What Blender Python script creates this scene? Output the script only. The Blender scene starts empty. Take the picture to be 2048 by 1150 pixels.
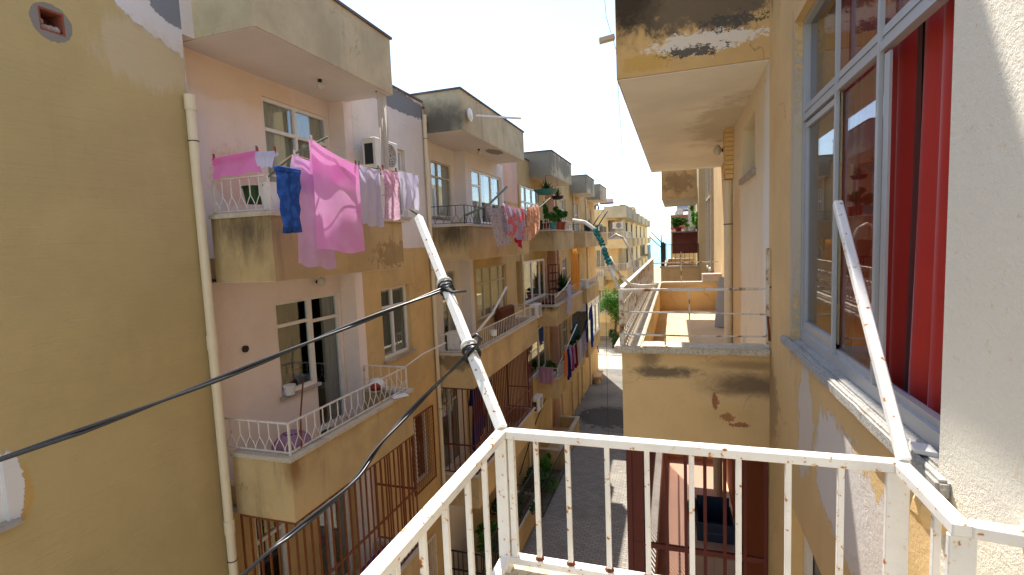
import bpy, bmesh, math, random
from mathutils import Vector as V
R=math.radians; PI=math.pi
scene=bpy.context.scene; COL=scene.collection
# ---------------------------------------------------------------- camera, sky, sun, exposure
YAW,PITCH,ROLL=R(-18.15),R(-4.96),R(-2.31); FPX=1005.0
cy_,sy_=math.cos(YAW),math.sin(YAW); cp_,sp_=math.cos(PITCH),math.sin(PITCH)
FWD=V((sy_*cp_,cy_*cp_,sp_)); RT=V((cy_,-sy_,0)); UP=RT.cross(FWD)
RT2=RT*math.cos(ROLL)+UP*math.sin(ROLL); UP2=UP*math.cos(ROLL)-RT*math.sin(ROLL)
cam=bpy.data.cameras.new('camera'); co=bpy.data.objects.new('camera',cam); COL.objects.link(co)
from mathutils import Matrix
co.matrix_world=Matrix(((RT2.x,UP2.x,-FWD.x,0),(RT2.y,UP2.y,-FWD.y,0),(RT2.z,UP2.z,-FWD.z,0),(0,0,0,1)))
cam.sensor_width=36; cam.lens=36*FPX/2048; cam.clip_start=.05; cam.clip_end=60000
scene.camera=co
SUN=V((-.219,.483,1)).normalized(); ELEV=math.asin(SUN.z)
w=bpy.data.worlds.new('World'); scene.world=w; w.use_nodes=True
nt=w.node_tree; bg=nt.nodes['Background']; sk=nt.nodes.new('ShaderNodeTexSky'); sk.sky_type='NISHITA'; sk.sun_disc=False
sk.sun_elevation=ELEV; sk.sun_rotation=math.atan2(SUN.x,SUN.y); sk.air_density=1.0; sk.dust_density=.7; sk.ozone_density=1.0
nt.links.new(sk.outputs[0],bg.inputs[0]); bg.inputs[1].default_value=.15
sl=bpy.data.lights.new('sun','SUN'); sl.energy=4.1; sl.angle=R(.53); sl.color=(1,.95,.87)
so=bpy.data.objects.new('sun',sl); so.rotation_euler=SUN.to_track_quat('Z','Y').to_euler(); COL.objects.link(so)
scene.view_settings.view_transform='Standard'; scene.view_settings.look='None'; scene.view_settings.gamma=1
scene.view_settings.exposure=1.2
# ---------------------------------------------------------------- materials
def lin(c): return tuple(((x/255)/12.92 if x/255<=.04045 else ((x/255+.055)/1.055)**2.4) for x in c)+(1,)
class NB:
    def __init__(s,name,rough=.8,spec=.3,metal=0):
        s.m=bpy.data.materials.new(name); s.m.use_nodes=True; s.t=s.m.node_tree; s.b=s.t.nodes['Principled BSDF']
        s.b.inputs['Roughness'].default_value=rough; s.b.inputs['Specular IOR Level'].default_value=spec; s.b.inputs['Metallic'].default_value=metal
        s.pos=s.t.nodes.new('ShaderNodeNewGeometry').outputs['Position']
    def n(s,t,**k):
        o=s.t.nodes.new('ShaderNode'+t)
        for a,b in k.items(): setattr(o,a,b)
        return o
    def l(s,a,b):
        if hasattr(a,'is_output') or isinstance(a,bpy.types.NodeSocket): s.t.links.new(a,b)
        else: b.default_value=a
    def vm(s,op,a,b):
        o=s.n('VectorMath',operation=op); s.l(a,o.inputs[0]); s.l(b,o.inputs[1]); return o
    def ma(s,op,a,b=0.0,c=None,clamp=False):
        o=s.n('Math',operation=op,use_clamp=clamp); s.l(a,o.inputs[0]); s.l(b,o.inputs[1])
        if c is not None: s.l(c,o.inputs[2])
        return o.outputs[0]
    def noise(s,scale,detail=4,rough=.6,stretch=None,off=None,dist=0):
        p=s.pos
        if off: p=s.vm('ADD',p,off).outputs[0]
        if stretch: p=s.vm('MULTIPLY',p,stretch).outputs[0]
        o=s.n('TexNoise'); o.inputs['Scale'].default_value=scale; o.inputs['Detail'].default_value=detail; o.inputs['Roughness'].default_value=rough
        o.inputs['Distortion'].default_value=dist
        s.l(p,o.inputs['Vector']); return o.outputs['Fac']
    def ss(s,x,a,b):
        o=s.n('MapRange',interpolation_type='SMOOTHSTEP'); s.l(x,o.inputs['Value'])
        o.inputs['From Min'].default_value=a; o.inputs['From Max'].default_value=b; return o.outputs['Result']
    def mix(s,f,a,b,mode='MIX'):
        o=s.n('MixRGB',blend_type=mode); s.l(f,o.inputs[0]); s.l(a,o.inputs[1]); s.l(b,o.inputs[2]); return o.outputs[0]
    def bump(s,h,strength=.3,dist=.01):
        o=s.n('Bump'); o.inputs['Strength'].default_value=strength; o.inputs['Distance'].default_value=dist; s.l(h,o.inputs['Height'])
        s.l(o.outputs[0],s.b.inputs['Normal']); return o
    def spot(s,c,r,namp=.8,nscale=3,stretch=None,lo=0,hi=.15):
        d=s.vm('SUBTRACT',s.pos,c).outputs[0]; d=s.vm('DIVIDE',d,r).outputs[0]
        o=s.n('VectorMath',operation='LENGTH'); s.l(d,o.inputs[0])
        x=s.ma('SUBTRACT',1.0,o.outputs['Value']); nz=s.noise(nscale*1.6,7,.72,stretch,dist=.4)
        x=s.ma('ADD',x,s.ma('MULTIPLY',s.ma('SUBTRACT',nz,.5),namp*4.5)); return s.ss(x,lo,hi)
BIG=1e3
def stucco(name,base,var=.12,streak=.35,streakcol=(110,95,70),bscale=120,bstr=.35,spots=(),rough=.9,dirt=.25,bdist=.004,cracks=.35,comb=0):
    """spots: (centre, radii, colour, opacity, noise amp, noise scale, stretch, lo, hi)"""
    s=NB(name,rough,.15); c=lin(base)
    d=tuple(x*(1-var*2) for x in c[:3])+(1,); u=tuple(min(1,x*(1+var)) for x in c[:3])+(1,)
    col=s.mix(s.ss(s.noise(.9,5,.6),.35,.65),d,u)
    col=s.mix(s.ma('MULTIPLY',s.ss(s.noise(5,6,.7),.5,.75),dirt),col,tuple(x*.72 for x in c[:3])+(1,))
    if streak: col=s.mix(s.ma('MULTIPLY',s.ss(s.noise(4.5,5,.7,(1,1,.12)),.54,.78),streak),col,lin(streakcol))
    if cracks:
        vo=s.n('TexVoronoi',feature='DISTANCE_TO_EDGE'); vo.inputs['Scale'].default_value=1.1
        wn=s.n('TexNoise'); wn.inputs['Scale'].default_value=2.5; wn.inputs['Detail'].default_value=6; s.l(s.pos,wn.inputs['Vector'])
        s.l(s.vm('ADD',s.pos,s.vm('MULTIPLY',wn.outputs['Color'],(.55,.55,.55)).outputs[0]).outputs[0],vo.inputs['Vector'])
        ck=s.ma('MULTIPLY',s.ma('SUBTRACT',1.0,s.ss(vo.outputs['Distance'],.001,.007)),s.ss(s.noise(1.3,3,.5,None,(7,3,9)),.5,.62))
        col=s.mix(s.ma('MULTIPLY',ck,cracks*1.6,clamp=True),col,tuple(x*.42 for x in c[:3])+(1,))
        col=s.mix(s.ma('MULTIPLY',s.ss(s.noise(26,3,.6,None,(3,1,2)),.70,.76),.35),col,tuple(x*.55 for x in c[:3])+(1,))
    peel=None
    for (ce,ra,cc,op,na,ns,st,lo,hi) in spots:
        mk=s.spot(ce,ra,na,ns,st,lo,hi); col=s.mix(s.ma('MULTIPLY',mk,op),col,lin(cc))
        if hi<=.14: peel=mk if peel is None else s.ma('ADD',peel,mk)
    if comb: col=s.mix(s.ma('MULTIPLY',s.ss(s.noise(9,4,.6,(1,.16,4.5),None,.3),.5,.75),.09),col,tuple(x*.6 for x in c[:3])+(1,))
    s.l(col,s.b.inputs['Base Color'])
    h=s.ma('ADD',s.noise(bscale,3,.6),s.ma('MULTIPLY',s.noise(bscale*.12,3,.6),1.5))
    if comb: h=s.ma('ADD',h,s.ma('MULTIPLY',s.noise(9,4,.6,(1,.16,4.5),None,.3),2.5))
    if peel is not None: h=s.ma('ADD',h,s.ma('MULTIPLY',peel,-2.5))
    s.bump(h,bstr,bdist)
    return s.m
def plain(name,c,rough=.6,spec=.3,metal=0,var=.1,scale=8,bump=0):
    s=NB(name,rough,spec,metal); c=lin(c)
    s.l(s.mix(s.noise(scale,4),tuple(x*(1-var) for x in c[:3])+(1,),tuple(min(1,x*(1+var)) for x in c[:3])+(1,)),s.b.inputs['Base Color'])
    if bump: s.bump(s.noise(scale*6,3),bump,.004)
    return s.m
def paintrust(name,c,rust=(150,75,25),lo=.62,hi=.7,scale=14,amt=1,rough=.45,dark=(60,35,20),det=6):
    s=NB(name,rough,.4); n=s.noise(scale,det,.6); c1=lin(c)
    col=s.mix(s.ss(s.noise(6,4),.3,.8),c1,tuple(x*.82 for x in c1[:3])+(1,))
    m=s.ma('MULTIPLY',s.ss(n,lo,hi),amt)
    col=s.mix(s.ma('MULTIPLY',s.ss(n,lo-.06,lo+.03),.5*amt),col,lin((215,170,110)))
    col=s.mix(m,col,lin(rust)); col=s.mix(s.ma('MULTIPLY',s.ss(n,hi+.02,hi+.08),amt),col,lin(dark)); s.l(col,s.b.inputs['Base Color'])
    s.l(s.ma('ADD',rough,s.ma('MULTIPLY',m,.4)),s.b.inputs['Roughness']); s.bump(s.ma('ADD',s.noise(60,3),s.ma('MULTIPLY',m,-1.2)),.35,.002)
    return s.m
def glassmat(name,tint=(.9,.95,.95),gloss=1.0):
    m=bpy.data.materials.new(name); m.use_nodes=True; t=m.node_tree; t.nodes.clear()
    o=t.nodes.new('ShaderNodeOutputMaterial'); mx=t.nodes.new('ShaderNodeMixShader'); tr=t.nodes.new('ShaderNodeBsdfTransparent'); g=t.nodes.new('ShaderNodeBsdfGlossy')
    fr=t.nodes.new('ShaderNodeFresnel'); gm=t.nodes.new('ShaderNodeNewGeometry'); io=t.nodes.new('ShaderNodeMath'); io.operation='MULTIPLY_ADD'; io.inputs[1].default_value=1/1.52-1.52; io.inputs[2].default_value=1.52; t.links.new(gm.outputs['Backfacing'],io.inputs[0]); t.links.new(io.outputs[0],fr.inputs[0]); mu=t.nodes.new('ShaderNodeMath'); mu.operation='MULTIPLY_ADD'; mu.inputs[1].default_value=1.15*gloss; mu.inputs[2].default_value=.03; mu.use_clamp=True
    g.inputs['Roughness'].default_value=.02; g.inputs['Color'].default_value=(.92,.96,1,1); tr.inputs['Color'].default_value=tint+(1,)
    t.links.new(fr.outputs[0],mu.inputs[0]); t.links.new(mu.outputs[0],mx.inputs[0]); t.links.new(tr.outputs[0],mx.inputs[1]); t.links.new(g.outputs[0],mx.inputs[2]); t.links.new(mx.outputs[0],o.inputs[0])
    return m
def fabric(name,c,c2=None,pscale=20,lo=.5,hi=.56,stretch=None,trans=.5,rough=.9):
    s=NB(name,rough,.1); col=lin(c)
    if c2: col=s.mix(s.ss(s.noise(pscale,2,.5,stretch),lo,hi),col,lin(c2))
    else: col=s.mix(s.noise(9,3),col,tuple(x*.85 for x in col[:3])+(1,))
    s.l(col,s.b.inputs['Base Color']); s.bump(s.noise(250,2),.3,.002)
    if trans:
        t=s.n('BsdfTranslucent'); s.l(col,t.inputs[0]); mx=s.n('MixShader'); mx.inputs[0].default_value=trans
        s.l(s.b.outputs[0],mx.inputs[1]); s.l(t.outputs[0],mx.inputs[2]); s.l(mx.outputs[0],s.t.nodes['Material Output'].inputs[0])
    return s.m
YEL=(205,174,122)
DK=(70,62,52); GREY=(128,124,115); WHT=(226,218,214)
M={}
M['blind']=stucco('blind_wall_stucco',(190,167,117),.035,.10,(140,118,76),90,.6,dirt=.10,cracks=.05,comb=1,spots=[
  ((-5.1,4.75,3.25),(1,1.55,1.12),(222,216,214),.95,.05,6,None,0,.03),((-5.1,4.45,1.95),(1,.12,.5),(222,216,214),.9,.12,8,(1,1,.5),0,.06),
  ((-5.1,4.35,2.75),(1,.42,.28),(120,125,132),.9,.12,6,None,0,.05),((-5.1,4.3,-2.6),(1,.35,2.6),(130,100,60),.3,.1,2,None,0,.9),
  ((-5.1,3.1,2.06),(1,.16,.16),(135,128,122),.95,.06,12,None,0,.04),
  ((-5.1,2.46,-1.85),(1,.13,.3),(200,150,70),.6,.2,8,None,0,.3),((-5.1,2.43,-1.78),(1,.09,.3),(225,220,215),.95,.2,12,None,0,.06),
  ((-5.1,3.9,2.05),(1,.6,.4),(208,192,164),.5,.3,5,(1,1,.2),0,.4)])
M['yel']=stucco('yellow_stucco',YEL,.07,.28,(150,112,66),110,.4,dirt=.2)
M['yelpar']=stucco('yellow_parapet_stucco',(198,170,122),.09,.45,(120,104,80),90,.45,dirt=.3,spots=[
  ((-4.6,4.5,.3),(.9,.5,.55),DK,.85,.35,3.5,(1,1,.22),.1,1.1),((-4.6,10,.3),(.9,.5,.6),DK,.9,.3,3.5,(1,1,.22),.05,1.0),
  ((-4.6,18.2,.35),(.9,.7,.55),DK,.7,.35,3,(1,1,.25),.1,1.1),((-4.24,4.55,-2.5),(.2,.2,.35),(120,80,45),.7,.2,6,(1,1,.3),0,.9),
  ((-4.6,10,-2.55),(.9,.3,.25),DK,.6,.5,4,(1,1,.5),.1,.5),((-4.6,18.2,-2.4),(.9,.6,.28),DK,.9,.35,4,(1,1,.4),.1,.9),
  ((-4.24,7,-.1),(.2,.6,.25),(110,85,50),.5,.7,6,None,.1,.3)])
M['roofpar']=stucco('stained_roof_parapet',(196,180,146),.1,.5,(112,104,90),70,.5,dirt=.5,spots=[
  ((-4.7,9.9,2.6),(1,.6,.6),(88,84,76),.85,.25,2.5,None,0,.8),((-4.7,18,3),(1,.9,1.2),(125,118,105),.75,.5,2.5,None,0,.5),
  ((-4.7,25.5,3),(1,.9,1.2),(130,122,108),.7,.5,2.5,None,0,.5),((-4.7,30.4,3),(1,.9,1.2),(125,120,108),.7,.5,2.5,None,0,.5),
  ((-4.24,20,3),(.2,2,.4),(120,112,98),.7,.9,2,(1,1,.3),.1,.3),((-4.24,26.5,3),(.2,2,.4),(120,112,98),.7,.9,2,(1,1,.3),.1,.3)])
M['roofwall']=stucco('roof_edge_render',(224,214,206),.04,.15,(190,180,170),90,.3,dirt=.1,spots=[((-5.1,8.9,2.86),(1,1.4,.2),(125,128,130),.95,.25,5,None,0,.05),((-5.1,7.6,2.9),(1,.9,.2),(130,132,134),.9,.3,5,None,0,.05)])
M['pinkw']=stucco('pale_pink_plaster',(238,220,209),.04,.12,(215,185,160),60,.15,dirt=.08,cracks=.1,spots=[((-5.39,5.2,1.0),(.3,.5,.5),(224,166,140),.5,.5,3,None,.1,.5),((-5.39,4.4,1.2),(.3,.45,1.6),(228,220,222),.6,.4,2,None,0,.4),((-5.39,5.2,2.2),(.3,1.6,.3),(228,196,150),.5,.4,2,None,0,.4)])
M['whitew']=stucco('white_plaster',(232,224,218),.03,.1,(205,195,180),60,.3,dirt=.08,cracks=.1)
M['peach']=stucco('faded_peach_plaster',(226,188,166),.04,.1,(205,165,140),60,.2,dirt=.1,cracks=.1)
M['soffit']=stucco('white_soffit',(226,216,208),.03,0,bscale=50,bstr=.15,dirt=.12,spots=[((-4.5,12.7,2.43),(.2,.45,.2),(120,110,100),.8,.3,8,None,0,.1)],cracks=0)
M['rsoffit']=stucco('cream_soffit',(238,231,219),.05,0,bscale=60,bstr=.15,dirt=.15,spots=[((.5,6,1.18),(.45,1.6,.3),(160,140,115),.5,.4,2,None,0,.6)],cracks=0)
M['coping']=stucco('concrete_coping',(178,168,158),.15,.3,(105,95,85),60,.9,dirt=.7,bdist=.01)
M['capdark']=stucco('dark_roof_capping',(112,102,100),.15,.3,(70,65,60),60,.8,dirt=.5)
M['rpar']=stucco('weathered_parapet',(216,182,130),.08,.3,(150,110,70),80,.6,dirt=.3,bdist=.006,spots=[
  ((.5,3.85,-1.07),(.46,.5,.13),(112,92,72),.9,.2,5,(1,1,1.6),0,.8),((.5,3.85,-.93),(.4,.5,.05),(128,100,75),.6,.2,5,(1,1,1.6),0,.8),
  ((-.1,3.85,-1.0),(.34,.5,.06),(110,95,78),.9,.35,7,(1,1,1.5),0,.7),((-.2,3.85,-.9),(.12,.5,.12),(110,95,80),.7,.25,9,None,0,.9),
  ((.26,3.85,-1.2),(.035,.5,.1),(128,50,40),.75,.5,22,None,.3,.42),((.34,3.85,-1.32),(.06,.5,.05),(128,50,40),.75,.5,22,None,.3,.42),((.42,3.85,-1.37),(.1,.5,.025),(128,48,40),.75,.5,22,None,.25,.4),
  ((.35,3.85,-1.3),(.3,.5,.12),(196,160,84),.2,.3,6,None,0,.9)])
M['rup']=stucco('mould_stained_parapet',(214,174,116),.08,.35,(130,100,70),70,.7,dirt=.4,bdist=.008,spots=[
  ((.18,3.9,1.95),(.9,.9,.60),(92,84,74),.88,.22,5,None,0,.22),((-.3,3.9,1.8),(.3,.8,.5),(66,56,44),.9,.25,5,None,0,.7),
  ((.2,3.9,1.35),(.48,.8,.10),(228,214,196),.95,.5,10,(1,1,1.7),.22,.30),((.12,3.9,1.30),(.36,.8,.07),(76,70,64),.9,.7,15,(1,1,1.4),.45,.55),
  ((.38,3.9,1.46),(.3,.8,.08),(84,80,74),.9,.7,14,(1,1,1.4),.4,.5),((-.2,3.9,1.27),(.2,.8,.07),(205,160,80),.7,.4,8,None,0,.3),
  ((.1,16.2,1.6),(.5,.9,.35),(130,100,70),.6,.5,3,None,0,.4)])
M['rwall']=stucco('orange_stucco_wall',(224,190,136),.06,.2,(180,135,85),70,.5,dirt=.2,spots=[
  ((.62,2.3,-1.02),(.3,.36,.26),(212,204,196),.92,.3,7,(1,1,.8),0,.08),((.62,2.0,-1.08),(.3,.26,.26),(212,204,196),.9,.35,8,(1,1,.6),0,.08),
  ((.62,2.85,-.98),(.3,.14,.3),(208,198,186),.85,.45,5,(1,1,.5),0,.05),((.62,3.8,-1.2),(.3,.3,.4),(140,118,96),.6,.5,3,(1,1,1.5),0,.4),
  ((.62,3.18,.2),(.3,.045,.95),(190,178,160),.9,.5,26,(1,1,.8),-.1,.14),((.62,3.7,1.7),(.3,.3,.3),(130,105,80),.5,.6,4,(1,1,.3),0,.4)])
M['rwhite']=stucco('cream_painted_wall',(232,216,188),.03,.15,(200,170,125),60,.2,dirt=.1,spots=[((.62,4.0,0),(.2,.18,1.3),(226,228,228),.6,.3,3,None,0,.3),((.62,5.9,-.5),(.2,.5,1.2),(215,172,105),.75,.3,3,(1,1,.3),0,.3)])
def roughcast():
    s=NB('rough_cream_render',.9,.15); c=lin((238,231,214))
    s.l(s.mix(s.ss(s.noise(30,4),.62,.8),c,lin((222,190,140))),s.b.inputs['Base Color'])
    h=s.ma('ADD',s.noise(75,5,.65),s.ma('MULTIPLY',s.noise(260,3,.6),.5)); s.bump(h,.7,.009); return s.m
M['rough']=roughcast()
M['marble']=stucco('worn_terrazzo',(206,196,182),.08,.0,bscale=90,bstr=.7,dirt=.6,spots=[],bdist=.006,cracks=0)
def terrazzo(n,base,sp=.55):
    s=NB(n,.8,.25); c=lin(base); v=s.n('TexVoronoi'); v.inputs['Scale'].default_value=95; s.l(s.pos,v.inputs['Vector'])
    col=s.mix(s.ma('MULTIPLY',s.ss(s.noise(85,3,.6),.5,.62),sp),c,tuple(x*.42 for x in c[:3])+(1,))
    col=s.mix(s.ma('MULTIPLY',s.ss(s.noise(60,3,.6,None,(3,2,1)),.60,.68),.5),col,lin((236,230,218)))
    col=s.mix(s.ma('MULTIPLY',s.ss(s.noise(4,5,.7),.5,.75),.5),col,lin((120,98,74))); s.l(col,s.b.inputs['Base Color'])
    s.bump(s.ma('ADD',s.noise(90,4,.7),s.noise(22,4,.7)),.9,.008); return s.m
M['sill']=stucco('grey_marble_sill',(172,166,156),.08,0,bscale=90,bstr=.7,dirt=.7,bdist=.006,cracks=0)
M['marble']=terrazzo('worn_terrazzo_slab',(206,192,168)); M['sill']=terrazzo('grey_terrazzo_sill',(178,174,166),.4)
M['floor']=stucco('screed_floor',(214,190,150),.06,0,bscale=40,bstr=.2,dirt=.2,cracks=0)
M['white']=plain('white_plastic_frame',(232,226,220),.35,.5)
M['wood']=plain('old_cream_timber',(200,186,160),.6,.3,var=.2,scale=14)
M['alu']=plain('grey_aluminium',(176,178,180),.4,.5,.15,var=.06)
M['foam']=plain('yellow_foam_sealant',(150,138,104),.9,.1,var=.4,scale=60,bump=.8)
M['rail']=paintrust('white_enamel_rail',(240,236,228),(186,116,48),.655,.70,48,1,dark=(130,76,34),det=2)
M['wirail']=paintrust('painted_iron_railing',(226,216,202),(140,90,55),.6,.7,9,.8)
M['oldrail']=paintrust('rust_pitted_white_railing',(214,206,192),(120,80,50),.54,.64,12,.9)
M['rust']=plain('rusty_iron_bars',(122,66,34),.75,.3,0,.35,12,.3)
M['redbar']=plain('red_oxide_bars',(98,38,30),.55,.35,0,.2,10)
M['darkbar']=plain('dark_iron',(44,42,42),.5,.4)
M['greenpole']=plain('faded_green_pole',(110,118,98),.7,.3,0,.2,20)
M['pvc']=plain('cream_pvc_pipe',(222,206,172),.45,.4,var=.06)
M['cable']=plain('black_cable_sheath',(26,26,28),.32,.6)
M['acw']=plain('white_metal_casing',(222,216,206),.4,.5,var=.05)
M['acdark']=plain('dark_grille',(48,48,50),.5,.3)
M['glass']=glassmat('window_glass'); M['bigglass']=glassmat('dusty_glass',(.8,.76,.75),.6)
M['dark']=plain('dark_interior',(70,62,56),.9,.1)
M['curt']=fabric('beige_curtain',(206,194,176),trans=.1); M['curtd']=fabric('grey_net_curtain',(150,142,132),trans=.1); M['curtb']=fabric('brown_curtain',(120,72,45),trans=.1)
def redcurtain():
    s=NB('red_satin_curtain',.42,.35); s.l(s.mix(s.noise(3,2),lin((190,46,36)),lin((164,34,28))),s.b.inputs['Base Color'])
    s.b.inputs['Sheen Weight'].default_value=.3; return s.m
M['red']=redcurtain()
M['door']=plain('white_timber_door',(214,208,200),.5,.4)
def pavers():
    s=NB('interlocking_pavers',.85,.2); br=s.n('TexBrick'); br.inputs['Scale'].default_value=1
    br.offset=.5; br.inputs['Brick Width'].default_value=.20; br.inputs['Row Height'].default_value=.10; br.inputs['Mortar Size'].default_value=.008; br.inputs['Mortar Smooth'].default_value=.3
    br.inputs['Color1'].default_value=lin((156,150,140)); br.inputs['Color2'].default_value=lin((138,132,124)); br.inputs['Mortar'].default_value=lin((96,92,84))
    p=s.vm('ADD',s.pos,s.vm('SCALE',(1,1,0),(0,0,0)).outputs[0]); s.l(s.pos,br.inputs['Vector'])
    col=s.mix(s.ma('MULTIPLY',s.ss(s.noise(.8,5,.7),.45,.7),.5),br.outputs['Color'],lin((120,112,102)))
    col=s.mix(s.ma('MULTIPLY',s.ss(s.noise(6,4,.7),.6,.8),.4),col,lin((190,182,168)))
    s.l(col,s.b.inputs['Base Color']); s.bump(s.ma('MULTIPLY',br.outputs['Fac'],-1.0),.6,.01); return s.m
M['pavers']=pavers()
def concrete():
    s=NB('worn_concrete',.85,.2); col=s.mix(s.ss(s.noise(.7,6,.7),.35,.7),lin((128,124,116)),lin((106,103,97)))
    col=s.mix(s.ma('MULTIPLY',s.spot((-3.2,24.6,-8.8),(1.9,1.7,1),.4,1.2,None,0,.25),.8),col,lin((58,54,50)))
    col=s.mix(s.ma('MULTIPLY',s.ss(s.noise(14,4,.7),.66,.72),.6),col,lin((205,198,185))); s.l(col,s.b.inputs['Base Color']); s.bump(s.noise(40,4),.3,.01); return s.m
M['conc']=concrete()
M['roadm']=stucco('pale_cross_street_concrete',(196,184,164),.08,0,bscale=30,bstr=.3,dirt=.4,cracks=0)
M['kerbm']=stucco('kerb_stone',(190,180,160),.1,0,bscale=30,bstr=.3,cracks=0)
M['earth']=stucco('dry_ground',(170,155,125),.15,0,bscale=10,bstr=.3,cracks=0)
def seamat():
    s=NB('sea_water',.25,.5); s.l(s.mix(s.noise(.02,3),lin((40,150,170)),lin((62,172,188))),s.b.inputs['Base Color']); s.bump(s.noise(.4,3),.3,.3); return s.m
M['sea']=seamat()
def leafmat(n,a,b):
    s=NB(n,.55,.35); col=s.mix(s.ss(s.noise(4,3),.35,.65),lin(a),lin(b)); s.l(col,s.b.inputs['Base Color'])
    t=s.n('BsdfTranslucent'); s.l(col,t.inputs[0]); mx=s.n('MixShader'); mx.inputs[0].default_value=.35
    s.l(s.b.outputs[0],mx.inputs[1]); s.l(t.outputs[0],mx.inputs[2]); s.l(mx.outputs[0],s.t.nodes['Material Output'].inputs[0]); return s.m
M['leaf']=leafmat('green_leaves',(58,104,34),(92,142,48)); M['leafd']=leafmat('dark_green_leaves',(38,74,36),(60,100,48)); M['leafb']=leafmat('bright_green_leaves',(98,160,52),(150,196,84))
M['bark']=plain('brown_bark',(92,74,56),.9,.1,var=.3)
M['terra']=plain('terracotta_pot',(160,74,48),.7,.2); M['teal']=plain('teal_plastic',(60,130,128),.5,.4); M['redpl']=plain('red_plastic',(150,40,36),.45,.4); M['whpl']=plain('white_plastic',(225,222,215),.4,.4)
M['blue']=plain('navy_crate_plastic',(28,44,72),.45,.4); M['ink']=plain('pale_print',(90,104,120),.6,.2)
M['orangew']=plain('orange_painted_wall',(146,78,42),.8,.2,var=.15,scale=2); M['tile']=plain('pink_floor_tiles',(180,136,114),.55,.3,var=.1,scale=3)
M['cab']=plain('pale_cabinet_board',(190,162,140),.6,.3,var=.06)
M['brownred']=stucco('oxblood_painted_parapet',(126,72,60),.15,.3,(90,60,50),60,.4,dirt=.4); M['pinkpar']=stucco('faded_red_parapet',(184,112,112),.1,.2,(120,80,70),60,.3)
M['stone']=stucco('sandstone_bench',(196,164,128),.1,.1,(150,120,90),40,.6)
M['dish']=plain('weathered_dish_paint',(206,190,160),.5,.4,var=.15); M['steel']=plain('galvanised_tank',(170,172,176),.35,.5,.6,var=.1); M['bluep']=plain('blue_solar_panel',(70,110,160),.3,.5)
M['tealrag']=fabric('teal_tape',(42,96,92),(70,130,120),60,trans=0); M['twine']=plain('old_rope',(190,160,120),.9,.1)
M['farw']=stucco('far_cream_render',(226,200,148),.05,.25,(180,155,115),40,.2,dirt=.15); M['farg']=stucco('far_grey_parapet',(196,180,146),.08,.4,(150,138,115),30,.2,dirt=.4)
M['farpale']=stucco('far_pale_wall',(200,198,200),.04,0,bscale=30,bstr=.2)
M['brick']=plain('clay_block',(146,84,66),.9,.1,var=.25,scale=30,bump=.6); M['rubble']=plain('rubble_stone',(168,150,138),.9,.1,var=.25,scale=30,bump=.9)
M['bulb']=plain('frosted_glass_globe',(205,198,186),.3,.5)
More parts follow.
